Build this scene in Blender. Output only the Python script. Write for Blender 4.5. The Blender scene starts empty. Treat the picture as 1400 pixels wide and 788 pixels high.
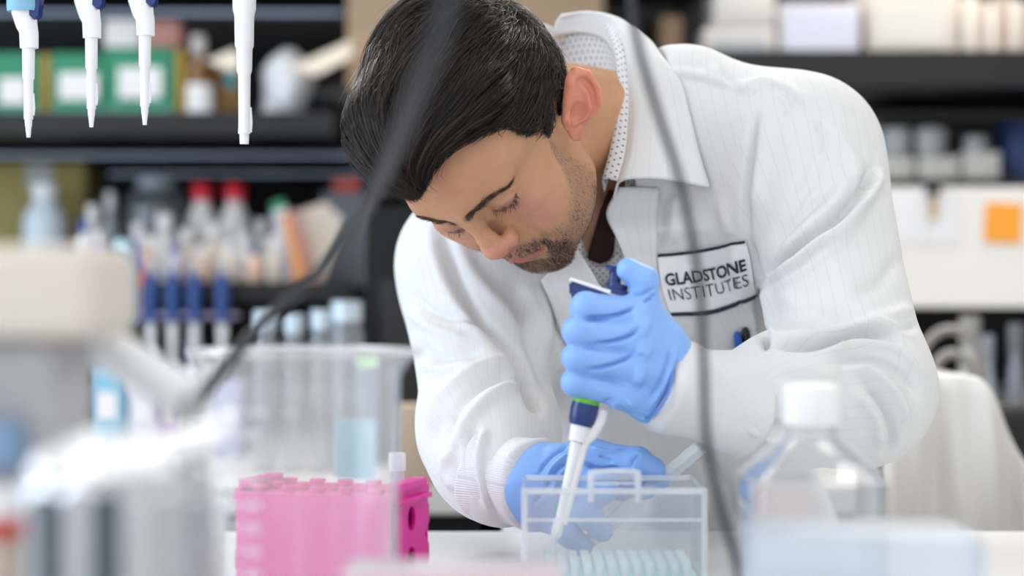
import bpy, bmesh, math, random, os
import numpy as np
from mathutils import Vector, Matrix
from mathutils.bvhtree import BVHTree

SC = bpy.context.scene
COL = SC.collection
rng = np.random.default_rng(7)
random.seed(7)

# ------------------------------------------------------------------ camera
F = 2722.2            # focal length in pixels of a 1400 px wide frame (70 mm on 36 mm)
K = 1.15              # depth scale of the whole set
CZ = 1.15             # camera height
BENCH = CZ - 0.2 * K  # bench surface height
def P(u, v, y):
    y = y * K
    return np.array([(u - 700) / F * y, y, CZ - (v - 394) / F * y])
def PP(u, v, y):
    """same, with the depth range of the figure drawn together"""
    return P(u, v, 1.47 + (y - 1.47) * .55)
cam = bpy.data.cameras.new('camera'); camo = bpy.data.objects.new('camera', cam); COL.objects.link(camo)
camo.location = (0, 0, CZ); camo.rotation_euler = (math.pi / 2, 0, 0)
cam.lens = 70; cam.sensor_width = 36; cam.sensor_fit = 'HORIZONTAL'; cam.clip_start = 0.05
cam.dof.use_dof = True; cam.dof.focus_distance = 1.665; cam.dof.aperture_fstop = 2.5; cam.dof.aperture_blades = 0
SC.camera = camo
SC.view_settings.view_transform = 'Standard'; SC.view_settings.look = 'None'
SC.view_settings.gamma = 1; SC.view_settings.use_curve_mapping = False
SC.view_settings.exposure = -0.25
# ------------------------------------------------------------------ world and lights
w = bpy.data.worlds.new('world'); SC.world = w; w.use_nodes = True
w.node_tree.nodes['Background'].inputs[0].default_value = (0.93, 0.96, 1.0, 1)
w.node_tree.nodes['Background'].inputs[1].default_value = 1.85
def area(name, loc, target, size, sizey, power, color):
    l = bpy.data.lights.new(name, 'AREA'); l.shape = 'RECTANGLE'; l.size = size; l.size_y = sizey
    l.energy = power; l.color = color
    o = bpy.data.objects.new(name, l); COL.objects.link(o); o.location = loc
    o.rotation_euler = (Vector(target) - Vector(loc)).to_track_quat('-Z', 'Y').to_euler()
    return o
area('window_daylight', (-2.35, 1.3, 1.75), (0, 1.9, 1.15), 1.6, 1.5, 44, (0.66, 0.82, 1.0))
for lx, ly, pw in ((0.95, 0.75, 13), (-0.9, 0.9, 8), (0.9, 3.1, 36), (-0.9, 3.1, 36)):
    area('ceiling_lamp_light', (lx, ly, 2.56), (lx, ly + 0.001, 0), 0.58, 1.15, pw, (1.0, 0.955, 0.9))

# ------------------------------------------------------------------ materials
MATS = {}
def mat(name, col=(.8, .8, .8), rough=.5, metal=0, spec=.5, trans=0, ior=1.45, sss=0, sssr=(1, .3, .15), coat=0, emit=None, bump=None, var=0, varscale=20, sheen=0):
    if name in MATS: return MATS[name]
    m = bpy.data.materials.new(name); m.use_nodes = True
    nt = m.node_tree; b = nt.nodes['Principled BSDF']
    b.inputs['Base Color'].default_value = (*col, 1); b.inputs['Roughness'].default_value = rough
    b.inputs['Metallic'].default_value = metal; b.inputs['Specular IOR Level'].default_value = spec
    b.inputs['Transmission Weight'].default_value = trans; b.inputs['IOR'].default_value = ior
    b.inputs['Coat Weight'].default_value = coat; b.inputs['Sheen Weight'].default_value = sheen
    if sss:
        b.inputs['Subsurface Weight'].default_value = sss; b.inputs['Subsurface Radius'].default_value = sssr
        b.inputs['Subsurface Scale'].default_value = .006
    if emit: b.inputs['Emission Color'].default_value = (*emit[0], 1); b.inputs['Emission Strength'].default_value = emit[1]
    if var or bump:
        tc = nt.nodes.new('ShaderNodeTexCoord'); nz = nt.nodes.new('ShaderNodeTexNoise'); nz.inputs['Scale'].default_value = varscale
        nz.inputs['Detail'].default_value = 5
        nt.links.new(tc.outputs['Object'], nz.inputs['Vector'])
        if var:
            mx = nt.nodes.new('ShaderNodeMix'); mx.data_type = 'RGBA'
            mx.inputs[6].default_value = (*[c * (1 - var) for c in col], 1); mx.inputs[7].default_value = (*[min(1, c * (1 + var * .6)) for c in col], 1)
            nt.links.new(nz.outputs['Fac'], mx.inputs[0]); nt.links.new(mx.outputs[2], b.inputs['Base Color'])
        if bump:
            bp = nt.nodes.new('ShaderNodeBump'); bp.inputs['Strength'].default_value = bump; bp.inputs['Distance'].default_value = .002
            nt.links.new(nz.outputs['Fac'], bp.inputs['Height']); nt.links.new(bp.outputs[0], b.inputs['Normal'])
    MATS[name] = m
    return m
def clear(name, tint=(1, 1, 1), haze=.12, hazecol=(.9, .93, .97), rough=.08, ior=1.45, gloss=1.0):
    """thin clear plastic: transparent, with a fresnel sheen and a little scattering haze"""
    if name in MATS: return MATS[name]
    m = bpy.data.materials.new(name); m.use_nodes = True; nt = m.node_tree; nt.nodes.clear()
    out = nt.nodes.new('ShaderNodeOutputMaterial')
    tr = nt.nodes.new('ShaderNodeBsdfTransparent'); tr.inputs[0].default_value = (*tint, 1)
    df = nt.nodes.new('ShaderNodeBsdfDiffuse'); df.inputs[0].default_value = (*hazecol, 1)
    tl = nt.nodes.new('ShaderNodeBsdfTranslucent'); tl.inputs[0].default_value = (*hazecol, 1)
    h2 = nt.nodes.new('ShaderNodeMixShader'); h2.inputs[0].default_value = .5
    nt.links.new(df.outputs[0], h2.inputs[1]); nt.links.new(tl.outputs[0], h2.inputs[2])
    m1 = nt.nodes.new('ShaderNodeMixShader'); m1.inputs[0].default_value = haze
    nt.links.new(tr.outputs[0], m1.inputs[1]); nt.links.new(h2.outputs[0], m1.inputs[2])
    gl = nt.nodes.new('ShaderNodeBsdfGlossy'); gl.inputs['Roughness'].default_value = rough
    fr = nt.nodes.new('ShaderNodeLayerWeight'); fr.inputs[0].default_value = .5
    pw = nt.nodes.new('ShaderNodeMath'); pw.operation = 'POWER'; pw.inputs[1].default_value = 4.5; nt.links.new(fr.outputs['Facing'], pw.inputs[0])
    mu = nt.nodes.new('ShaderNodeMath'); mu.operation = 'MULTIPLY_ADD'; mu.inputs[1].default_value = .75 * gloss; mu.inputs[2].default_value = .045; mu.use_clamp = True
    nt.links.new(pw.outputs[0], mu.inputs[0])
    m2 = nt.nodes.new('ShaderNodeMixShader'); nt.links.new(mu.outputs[0], m2.inputs[0])
    nt.links.new(m1.outputs[0], m2.inputs[1]); nt.links.new(gl.outputs[0], m2.inputs[2]); nt.links.new(m2.outputs[0], out.inputs[0])
    MATS[name] = m
    return m

# ------------------------------------------------------------------ object helpers
def link(name, me, m=None, parent=None, smooth=None):
    o = bpy.data.objects.new(name, me); COL.objects.link(o)
    if m is not None:
        if len(me.materials) == 0: me.materials.append(m)
    if parent is not None: o.parent = parent
    if smooth is not None:
        me.polygons.foreach_set('use_smooth', [bool(smooth)] * len(me.polygons))
    return o
def tag(o, label=None, cat=None, group=None, kind=None):
    if label: o['label'] = label
    if cat: o['category'] = cat
    if group: o['group'] = group
    if kind: o['kind'] = kind
    return o
def thing(name, loc, label, cat, group=None, rz=0, kind=None):
    o = bpy.data.objects.new(name, None); COL.objects.link(o); o.empty_display_size = .02
    o.location = loc; o.rotation_euler = (0, 0, rz)
    return tag(o, label, cat, group, kind)
def copy_tree(o, parent=None):
    c = o.copy(); COL.objects.link(c)
    if parent is not None: c.parent = parent
    for ch in o.children: copy_tree(ch, c)
    return c
def mesh_np(name, v, f):
    me = bpy.data.meshes.new(name)
    v = np.asarray(v, np.float32); f = np.asarray(f, np.int32)
    n = f.shape[1]
    me.vertices.add(len(v)); me.vertices.foreach_set('co', v.ravel())
    me.loops.add(f.size); me.loops.foreach_set('vertex_index', f.ravel())
    me.polygons.add(len(f)); me.polygons.foreach_set('loop_start', np.arange(0, f.size, n, dtype=np.int32))
    me.polygons.foreach_set('loop_total', np.full(len(f), n, np.int32))
    me.update(calc_edges=True); me.validate()
    return me
class B:
    """a bmesh being collected; build() links it as one mesh object"""
    def __init__(s): s.bm = bmesh.new()
    def box(s, c, d, bev=0, M=None, seg=2):
        r = bmesh.ops.create_cube(s.bm, size=1)
        vs = r['verts']; bmesh.ops.scale(s.bm, vec=d, verts=vs)
        if bev:
            es = list({e for v in vs for e in v.link_edges})
            r2 = bmesh.ops.bevel(s.bm, geom=es, offset=bev, segments=seg, affect='EDGES', profile=.5)
            vs = list({v for f in r2['faces'] for v in f.verts} | {v for v in vs if v.is_valid})
        bmesh.ops.translate(s.bm, vec=c, verts=vs)
        if M is not None: bmesh.ops.transform(s.bm, matrix=M, verts=vs)
        return s
    def lathe(s, prof, seg=32, c=(0, 0, 0), M=None, squash=None):
        """profile of (radius, z); closed solid of revolution"""
        rings = []
        for r, z in prof:
            if r < 1e-6: rings.append([s.bm.verts.new((c[0], c[1], c[2] + z))])
            else:
                rg = []
                for i in range(seg):
                    a = 2 * math.pi * i / seg; x, y = r * math.cos(a), r * math.sin(a)
                    if squash: x, y = squash(x, y, z)
                    rg.append(s.bm.verts.new((c[0] + x, c[1] + y, c[2] + z)))
                rings.append(rg)
        for A, C in zip(rings, rings[1:]):
            if len(A) == 1 and len(C) == 1: continue
            for i in range(seg):
                j = (i + 1) % seg
                if len(A) == 1: s.bm.faces.new((A[0], C[i], C[j]))
                elif len(C) == 1: s.bm.faces.new((A[i], A[j], C[0]))
                else: s.bm.faces.new((A[i], A[j], C[j], C[i]))
        if M is not None: bmesh.ops.transform(s.bm, matrix=M, verts=[v for r in rings for v in r])
        return s
    def tube(s, pts, rad, seg=10, cap=True):
        pts = [Vector(p) for p in pts]; n = len(pts)
        rad = [float(r) for r in rad] if hasattr(rad, '__len__') else [rad] * n
        t0 = (pts[1] - pts[0]).normalized(); up = Vector((0, 0, 1)) if abs(t0.z) < .9 else Vector((1, 0, 0))
        nrm = t0.cross(up).normalized(); rings = []
        for i in range(n):
            t = (pts[min(i + 1, n - 1)] - pts[max(i - 1, 0)]).normalized()
            nrm = (nrm - t * nrm.dot(t)).normalized(); bn = t.cross(nrm)
            rings.append([s.bm.verts.new(pts[i] + rad[i] * (math.cos(2 * math.pi * k / seg) * nrm + math.sin(2 * math.pi * k / seg) * bn)) for k in range(seg)])
        for A, C in zip(rings, rings[1:]):
            for k in range(seg): s.bm.faces.new((A[k], A[(k + 1) % seg], C[(k + 1) % seg], C[k]))
        if cap: s.bm.faces.new(rings[0][::-1]); s.bm.faces.new(rings[-1])
        return s
    def prism(s, poly, axis, lo, hi):
        """extrude a 2-D polygon along axis 0, 1 or 2"""
        def mk(p, h):
            q = list(p); q.insert(axis, h); return s.bm.verts.new(q)
        A = [mk(p, lo) for p in poly]; C = [mk(p, hi) for p in poly]; n = len(poly)
        s.bm.faces.new(A[::-1]); s.bm.faces.new(C)
        for i in range(n): s.bm.faces.new((A[i], A[(i + 1) % n], C[(i + 1) % n], C[i]))
        return s
    def build(s, name, m=None, parent=None, smooth=False, loc=None):
        bmesh.ops.recalc_face_normals(s.bm, faces=s.bm.faces)
        me = bpy.data.meshes.new(name); s.bm.to_mesh(me); s.bm.free()
        o = link(name, me, m, parent)
        if smooth:
            me.polygons.foreach_set('use_smooth', [True] * len(me.polygons))
            if smooth != 'all':
                me.set_sharp_from_angle(angle=math.radians(smooth if not isinstance(smooth, bool) else 40))
        if loc is not None: o.location = loc
        return o
def catmull(pts, n):
    pts = np.asarray(pts, float); m = len(pts)
    ext = np.vstack([2 * pts[0] - pts[1], pts, 2 * pts[-1] - pts[-2]])
    out = []
    for t in np.linspace(0, m - 1, n):
        i = min(int(t), m - 2); f = t - i
        p0, p1, p2, p3 = ext[i:i + 4]
        out.append(.5 * (2 * p1 + (p2 - p0) * f + (2 * p0 - 5 * p1 + 4 * p2 - p3) * f * f + (3 * p1 - p0 - 3 * p2 + p3) * f ** 3))
    return np.array(out)
def patch(grid, nu, nv):
    """smooth surface through a grid of control points -> verts (nu*nv) and quads"""
    g = np.asarray(grid, float)
    rows = np.array([catmull(r, nv) for r in g])
    cols = np.array([catmull(rows[:, j], nu) for j in range(nv)])
    v = cols.transpose(1, 0, 2).reshape(-1, 3)
    f = [(i * nv + j, i * nv + j + 1, (i + 1) * nv + j + 1, (i + 1) * nv + j) for i in range(nu - 1) for j in range(nv - 1)]
    return v, f
def sheet(name, grid, nu, nv, m, parent, thick=.002, uv=True):
    v, f = patch(grid, nu, nv)
    me = mesh_np(name, v, f)
    a = me.attributes.new('st', 'FLOAT_VECTOR', 'POINT')
    vv = v.reshape(nu, nv, 3)
    lu = np.r_[0, np.cumsum(np.linalg.norm(np.diff(vv[:, nv // 2], axis=0), axis=1))]
    lv = np.r_[0, np.cumsum(np.linalg.norm(np.diff(vv[nu // 2], axis=0), axis=1))]
    st = np.zeros((nu, nv, 3)); st[..., 0] = lv[None, :]; st[..., 1] = lu[:, None]
    a.data.foreach_set('vector', st.astype(np.float32).ravel())
    o = link(name, me, m, parent, smooth=True)
    md = o.modifiers.new('thick', 'SOLIDIFY'); md.thickness = thick; md.offset = 0
    return o

# ------------------------------------------------------------------ signed-distance sculpting
def capsule(p, a, b, ra, rb):
    a = np.asarray(a, np.float32); b = np.asarray(b, np.float32); d = b - a
    q = p - a; t = np.clip(q @ d / max(float(d @ d), 1e-12), 0, 1)
    return np.linalg.norm(q - t[:, None] * d, axis=1) - (ra + (rb - ra) * t)
def ellipsoid(p, c, r, Rm=None):
    q = p - np.asarray(c, np.float32)
    if Rm is not None: q = q @ Rm
    r = np.asarray(r, np.float32)
    k0 = np.linalg.norm(q / r, axis=1); k1 = np.linalg.norm(q / (r * r), axis=1)
    return k0 * (k0 - 1) / np.maximum(k1, 1e-6)
def smin(a, b, k):
    h = np.maximum(k - np.abs(a - b), 0) / k
    return np.minimum(a, b) - h * h * k * .25
def smax(a, b, k): return -smin(-a, -b, k)
def ssub(a, b, k): return smax(a, -b, k)
def chain(p, pts, rs, k=None):
    d = None
    for i in range(len(pts) - 1):
        c = capsule(p, pts[i], pts[i + 1], rs[i], rs[i + 1])
        d = c if d is None else (np.minimum(d, c) if not k else smin(d, c, k))
    return d
def rotm(ax, deg):
    return np.array(Matrix.Rotation(math.radians(deg), 3, ax))
def axis_spans(spans):
    """[(lo, hi, step), ...] contiguous -> coordinates"""
    out = [spans[0][0]]
    for lo, hi, st in spans:
        n = max(1, int(round((hi - lo) / st)))
        out += list(lo + (hi - lo) * np.arange(1, n + 1) / n)
    return np.array(out, np.float32)
def surfnets(fn, xs, ys, zs, blk=8, slack=1.5):
    n = [len(xs), len(ys), len(zs)]
    pad = [(-(k - 1)) % blk for k in n]
    def ext(a, p): return np.r_[a, a[-1] + (a[-1] - a[-2]) * np.arange(1, p + 1)].astype(np.float32) if p else a
    xs, ys, zs = ext(xs, pad[0]), ext(ys, pad[1]), ext(zs, pad[2])
    n = [len(xs), len(ys), len(zs)]; nb = [(k - 1) // blk for k in n]
    bc = [np.array([(a[i * blk] + a[(i + 1) * blk]) / 2 for i in range(m)], np.float32) for a, m in zip((xs, ys, zs), nb)]
    bh = [np.array([(a[(i + 1) * blk] - a[i * blk]) / 2 for i in range(m)], np.float32) for a, m in zip((xs, ys, zs), nb)]
    C = np.stack(np.meshgrid(*bc, indexing='ij'), -1).reshape(-1, 3)
    H = np.sqrt(sum(np.meshgrid(*[h ** 2 for h in bh], indexing='ij'))).ravel()
    fc = np.concatenate([fn(c) for c in np.array_split(C, max(1, len(C) // 200000))])
    V = np.empty(n, np.float32)
    # fill by sign
    sg = np.where(fc > 0, 1.0, -1.0).reshape(nb)
    ix = [np.minimum(np.arange(k) // blk, m - 1) for k, m in zip(n, nb)]
    V[:] = sg[np.ix_(*ix)]
    act = np.argwhere((np.abs(fc) < H * slack).reshape(nb))
    loc = np.stack(np.meshgrid(*[np.arange(blk + 1)] * 3, indexing='ij'), -1).reshape(-1, 3)
    for ch in np.array_split(act, max(1, len(act) // 500)):
        if len(ch) == 0: continue
        I = (ch[:, None, :] * blk + loc[None]).reshape(-1, 3)
        pts = np.stack([xs[I[:, 0]], ys[I[:, 1]], zs[I[:, 2]]], 1)
        V[I[:, 0], I[:, 1], I[:, 2]] = fn(pts)
    S = V < 0
    cs = S[:-1, :-1, :-1].astype(np.int8)
    tot = sum(S[a:n[0] - 1 + a, b:n[1] - 1 + b, c:n[2] - 1 + c].astype(np.int8) for a in (0, 1) for b in (0, 1) for c in (0, 1))
    cells = np.argwhere((tot > 0) & (tot < 8))
    idx = -np.ones(tot.shape, np.int64); idx[tuple(cells.T)] = np.arange(len(cells))
    acc = np.zeros((len(cells), 3)); cnt = np.zeros(len(cells))
    ax = (xs, ys, zs)
    corners = [(a, b, c) for a in (0, 1) for b in (0, 1) for c in (0, 1)]
    for a in corners:
        for d in range(3):
            if a[d]: continue
            b = list(a); b[d] = 1
            ia = cells + np.array(a); ib = cells + np.array(b)
            va = V[tuple(ia.T)]; vb = V[tuple(ib.T)]
            m = (va < 0) != (vb < 0)
            t = va[m] / (va[m] - vb[m])
            pa = np.stack([ax[k][ia[m, k]] for k in range(3)], 1); pb = np.stack([ax[k][ib[m, k]] for k in range(3)], 1)
            acc[m] += pa + (pb - pa) * t[:, None]; cnt[m] += 1
    verts = acc / cnt[:, None]
    quads = []
    for d in range(3):
        e, g = [(1, 2), (2, 0), (0, 1)][d]
        sl0 = [slice(None)] * 3; sl1 = [slice(None)] * 3
        sl0[d] = slice(0, -1); sl1[d] = slice(1, None)
        ch = np.argwhere(S[tuple(sl0)] != S[tuple(sl1)])
        ok = (ch[:, e] > 0) & (ch[:, g] > 0) & (ch[:, e] < n[e] - 1) & (ch[:, g] < n[g] - 1); ch = ch[ok]
        ins = S[tuple(ch.T)]
        def cid(de, dg):
            q = ch.copy(); q[:, e] += de; q[:, g] += dg
            return idx[tuple(q.T)]
        Q = np.stack([cid(-1, -1), cid(0, -1), cid(0, 0), cid(-1, 0)], 1)
        Q[~ins] = Q[~ins][:, ::-1]
        quads.append(Q)
    Q = np.concatenate(quads); Q = Q[(Q >= 0).all(1)]
    return verts, Q
def vnormals(me):
    n = np.empty(len(me.vertices) * 3, np.float32); me.vertex_normals.foreach_get('vector', n); return n.reshape(-1, 3)
def verts_np(me):
    v = np.empty(len(me.vertices) * 3, np.float32); me.vertices.foreach_get('co', v); return v.reshape(-1, 3)
def project(v):
    v = np.asarray(v); return np.stack([700 + F * v[:, 0] / v[:, 1], 394 - F * (v[:, 2] - CZ) / v[:, 1]], 1)
def bvh_of(o):
    dg = bpy.context.evaluated_depsgraph_get()
    return BVHTree.FromObject(o, dg)
def noise3(p, seed=0, freq=1.0):
    """cheap smooth noise: sum of sines"""
    r = np.random.default_rng(seed); out = 0
    for i in range(6):
        d = r.normal(size=3); d /= np.linalg.norm(d); out = out + np.sin(p @ (d * freq * r.uniform(.6, 1.6)) + r.uniform(0, 6.28))
    return out / 6

# ================================================================== the person
HR = np.array([[-0.81648354, -0.08236932, -0.57146297], [0.53959673, -0.46097832, -0.70451001], [-0.20540203, -0.88358038, 0.42082743]])
HS = 0.981
HT = np.array([-0.01144338 * K, 1.5 * K, 0.10999251 * K + CZ])
def h2w(p): return (np.asarray(p) * (HS * .001)) @ HR.T + HT          # head millimetres -> world
def w2h(p): return ((np.asarray(p) - HT) @ HR) / (HS * .001)
# landmarks of the sculpted head (|x|, y, z in mm, on his left unless x is negative) and where the photograph shows them
MARKS = [((84, -27, 29), (775, 89)), ((80, -1, -33), (790, 186)), ((90, -33, 4), (811, 135)), ((56, 2, -64), (821, 236)), ((47, 30, -74), (812, 292)),
         ((32, 60, -84), (788, 338)), ((0, 119, -10), (677, 352)), ((17, 101, -13), (706, 326)), ((25, 86, -46), (744, 336)), ((0, 101, -45), (707, 354)),
         ((0, 91, -84), (742, 369)), ((47, 73, 12), (703, 267)), ((17, 82, 13), (675, 287)), ((32, 85, 7), (694, 281)), ((54, 68, 36), (699, 250)),
         ((10, 95, 34), (641, 299)), ((-10, 95, 34), (618, 305)), ((-52, 70, 36), (570, 292)), ((0, 95, 33), (629, 302)), ((0, 97, 20), (646, 318)),
         ((0, -95, 30), None), ((0, -10, 127), None), ((-60, 0, -60), None), ((0, 60, 112), None)]
def _warp():
    p = np.array([(-m[0], m[1], m[2]) for m, t in MARKS], float); w = h2w(p)
    d = np.zeros((len(w), 3))
    for i, (m, t) in enumerate(MARKS):
        if t is None: continue
        y = w[i, 1]
        d[i] = np.array([(t[0] - 700) / F * y, y, CZ - (t[1] - 394) / F * y]) - w[i]
    S = 42.0
    G = np.exp(-((p[:, None] - p[None]) ** 2).sum(-1) / S ** 2)
    wt = np.linalg.solve(G + .12 * np.eye(len(p)), d)
    return p, wt, S
WP, WW, WS = _warp()
def warp(h):
    """head mm -> world, with the landmark correction"""
    h = np.asarray(h, float); out = h2w(h)
    near = (np.abs(h[:, 0]) < 170) & (h[:, 1] > -190) & (h[:, 2] > -200)
    hh = h[near]
    G = np.exp(-((hh[:, None] - WP[None]) ** 2).sum(-1) / WS ** 2)
    out[near] += G @ WW
    return out

LSH, LEL, LWR = PP(1098, 212, 1.63), PP(1170, 532, 1.43), PP(935, 535, 1.27)
RSH, REL, RWR = PP(645, 365, 1.80), PP(668, 590, 1.55), PP(735, 668, 1.35)
NB = PP(770, 172, 1.68)
TRAP = PP(935, 165, 1.69)
MID = (LSH + RSH) / 2
PEL = np.array([.17, 2.11, .84])

EARC = np.array([80., -12., -1.])
EARM = (rotm('Z', 30) @ rotm('X', 22))
def ear_pts(l):
    """ear-plane coordinates (back, up, out) in mm -> head mm (x given as |x|)"""
    l = np.asarray(l, float)
    q = np.stack([l[:, 2], -l[:, 0], l[:, 1]], 1)
    return (q @ EARM.T + EARC).astype(np.float32)
def ear_sdf(p):
    c = ear_pts; M = EARM.astype(np.float32)
    hel = c([(-8, 0, 0), (-8, 12, 3), (-3, 26, 5), (6, 33, 6), (15, 30, 7), (20, 19, 8), (20, 6, 8), (16, -8, 7), (11, -19, 5), (5, -26, 4)])
    e = chain(p, hel, [2.0, 2.4, 2.8, 3.1, 3.1, 3.0, 2.9, 2.8, 3.2, 3.6], 2)
    e = smin(e, ellipsoid(p, c([(5.5, 3.5, 1.0)])[0], (4.6, 18, 31), M), 4)
    e = smin(e, chain(p, c([(4, 25, 3), (9, 17, 5.5), (11.5, 4, 6.5), (8, -9, 5.5), (1, -14, 4.5)]), [1.8, 2.4, 2.7, 2.7, 2.4], 2), 2.5)
    e = smin(e, ellipsoid(p, c([(2, -27, 3.5)])[0], (4, 8, 9), M), 5)
    e = smin(e, ellipsoid(p, c([(-8, -4, 2.5)])[0], (4, 4.5, 6.5)), 4)
    e = ssub(e, ellipsoid(p, c([(1, 1, 7.5)])[0], (8.5, 8, 11), M), 3)
    e = ssub(e, chain(p, c([(2, 27, 7.5), (13, 23, 8.5), (15, 11, 9.5), (13.5, -4, 9)]), [1.6, 1.9, 1.9, 1.4]), 2)
    return e
def face_sdf(h):
    """h: points in head millimetres"""
    h = h.astype(np.float32)
    a = np.abs(h[:, 0]); p = np.stack([a, h[:, 1], h[:, 2]], 1)
    d = ellipsoid(p, (0, -10, 46), (73, 92, 82))
    d = smin(d, ellipsoid(p, (0, 24, 52), (63, 69, 54)), 20)
    d = smin(d, ellipsoid(p, (0, 30, -16), (58, 56, 66)), 22)
    d = smin(d, capsule(p, (44, 2, -50), (15, 68, -80), 15, 15), 26)    # jaw
    d = smin(d, ellipsoid(p, (0, 74, -82), (20, 18, 17)), 16)
    d = smin(d, ellipsoid(p, (0, 62, -46), (31, 34, 30)), 18)
    d = smin(d, ellipsoid(p, (46, 50, -6), (19, 26, 19)), 22)          # cheekbone
    d = smin(d, ellipsoid(p, (40, 50, -36), (20, 26, 26)), 24)          # cheek
    i = np.nonzero((p[:, 1] > 50) & (p[:, 2] > -80) & (p[:, 2] < 62) & (np.abs(d) < 40))[0]
    if len(i): d[i] = features(p[i], d[i])
    i = np.nonzero((a > 52) & (np.abs(p[:, 1] + 12) < 48) & (np.abs(p[:, 2]) < 58))[0]
    if len(i): d[i] = smin(d[i], ear_sdf(p[i]), 4)
    return d
def features(p, d):
    d = smin(d, capsule(p, (6, 85, 35), (44, 67, 39), 9, 8), 12)       # brow ridge
    d = ssub(d, ellipsoid(p, (31, 97, 14), (18, 19, 12)), 12)          # eye socket
    d = ssub(d, ellipsoid(p, (15, 97, 20), (7, 12, 14)), 9)
    d = smin(d, ellipsoid(p, (31, 68.5, 17), (17, 16.5, 13.5)), 4)     # closed lid over the eyeball
    d = ssub(d, chain(p, [(17, 80, 19.5), (24, 84.5, 24.5), (33, 84, 25.5), (42, 79, 22), (48, 72, 17)], [.9] * 5), 2.4)   # lid crease
    d = ssub(d, chain(p, [(16, 82, 13), (24, 85, 8.5), (32, 85, 7), (40, 81, 8.5), (47, 73, 12.5)], [1.0] * 5), 2.0)       # lash line
    d = smin(d, chain(p, [(18, 82, 9.5), (26, 83.5, 4.5), (36, 81, 4.5), (44, 75, 9)], [2.0] * 4), 5)
    n = chain(p, [(0, 85, 30), (0, 91.5, 18), (0, 102, 2), (0, 108, -8)], [7, 6.4, 7.6, 9.2], 4)
    n = smin(n, ellipsoid(p, (0, 108.5, -10), (10, 10.5, 9.5)), 5)
    n = smin(n, ellipsoid(p, (11.5, 98, -13.5), (6.5, 10.5, 8)), 5)
    n = smin(n, capsule(p, (0, 108, -15), (0, 98, -22), 4.5, 4.5), 4)
    d = smin(d, n, 10)
    d = ssub(d, ellipsoid(p, (6.5, 103, -22), (3.2, 6.5, 4)), 2)       # nostril
    d = ssub(d, chain(p, [(18.5, 98, -6), (21, 93, -14), (19, 92, -20)], [.8] * 3), 4)
    d = ssub(d, chain(p, [(22, 93, -15), (28, 88, -27), (32, 82, -40)], [.8, .8, .5]), 8)  # nose-cheek fold
    up = chain(p, [(0, 96.8, -40.5), (5, 96.8, -40), (14, 92.5, -42.5), (23, 85, -46)], [4.6, 4.6, 3.6, 1.8], 2)
    lo = chain(p, [(0, 95.5, -51.5), (9, 94, -51), (18, 88.5, -49), (23, 84.5, -47)], [5.4, 5, 3.6, 1.8], 2)
    d = smin(d, up, 4); d = smin(d, lo, 4)
    d = ssub(d, chain(p, [(0, 102, -46), (8, 100.5, -45.4), (17, 94.5, -46.6), (25, 86.5, -47.6)], [1.3, 1.3, 1.2, 1.2]), 2.2)
    d = ssub(d, capsule(p, (0, 103, -30), (0, 104, -37), 1.6, 2), 4)   # philtrum
    d = ssub(d, capsule(p, (0, 99, -62), (12, 96, -62), 3, 2), 9)      # under the lower lip
    return d
def torso_sec(p, off=0.0):
    """elliptic trunk from the shoulders to the hips, leaning forward; off insets it"""
    r = (LSH - RSH); r = r / np.linalg.norm(r)
    ax = (PEL - MID); L = np.linalg.norm(ax); ax = ax / L
    r = r - ax * (r @ ax); r /= np.linalg.norm(r); nn = np.cross(ax, r)
    q = p - MID.astype(np.float32)
    t = q @ ax / L
    tt = np.clip(t, -.05, 1.0)
    wr = np.interp(tt, [-.05, .12, .35, .65, 1.0, 1.9], [.13, .172, .18, .178, .19, .24]) - off
    wn = np.interp(tt, [-.05, .12, .35, .65, 1.0, 1.9], [.085, .118, .132, .132, .15, .2]) - off
    qa = (t - tt) * L
    k = np.sqrt((q @ r / wr) ** 2 + (q @ nn / wn) ** 2)
    d = (k - 1) * np.minimum(wr, wn) * .95
    return smax(d.astype(np.float32), (np.abs(qa) - .001).astype(np.float32), .03)
def trunk(p, off=0.0):
    d = torso_sec(p, off)
    lsh2 = LSH + (MID - LSH) * .12; rsh2 = RSH + (MID - RSH) * .12
    d = smin(d, chain(p, [lsh2, TRAP, NB], [.066 - off, .07 - off, .066 - off]), .06)
    d = smin(d, capsule(p, rsh2, NB, .066 - off, .066 - off), .06)
    return d
def body_sdf_h(h):
    """whole body, evaluated at head-millimetre points"""
    d = face_sdf(h)
    pw = h2w(h).astype(np.float32); h = h.astype(np.float32)
    neck_top = h2w((0, -30, -30)); 
    nk = capsule(pw, neck_top, NB + np.array([0, .02, -.01]), .051, .051) * (1000 / HS)
    d = smin(d, nk, 18)
    far = h[:, 2] < -20
    if not far.any(): return d
    full, pw = d, pw[far]
    b = smin(trunk(pw, .025), capsule(pw, LSH, LEL, .045, .036), .03)
    b = smin(b, capsule(pw, RSH, REL, .045, .036), .03)
    b = smin(b, capsule(pw, LEL, LWR, .034, .024), .02)
    b = smin(b, capsule(pw, REL, RWR, .034, .024), .02)
    for s in (-1, 1):
        hip = PEL + np.array([s * .09, .02, -.05]); knee = np.array([PEL[0] + s * .1, 2.14, .5]); ank = np.array([PEL[0] + s * .1, 2.22, .09])
        b = smin(b, capsule(pw, hip, knee, .085, .055), .04); b = smin(b, capsule(pw, knee, ank, .055, .038), .02)
        b = smin(b, capsule(pw, ank + [0, .02, -.04], ank + [0, -.16, -.05], .04, .035), .02)
    full[far] = smin(d[far], b * (1000 / HS), 30)
    return full
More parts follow.
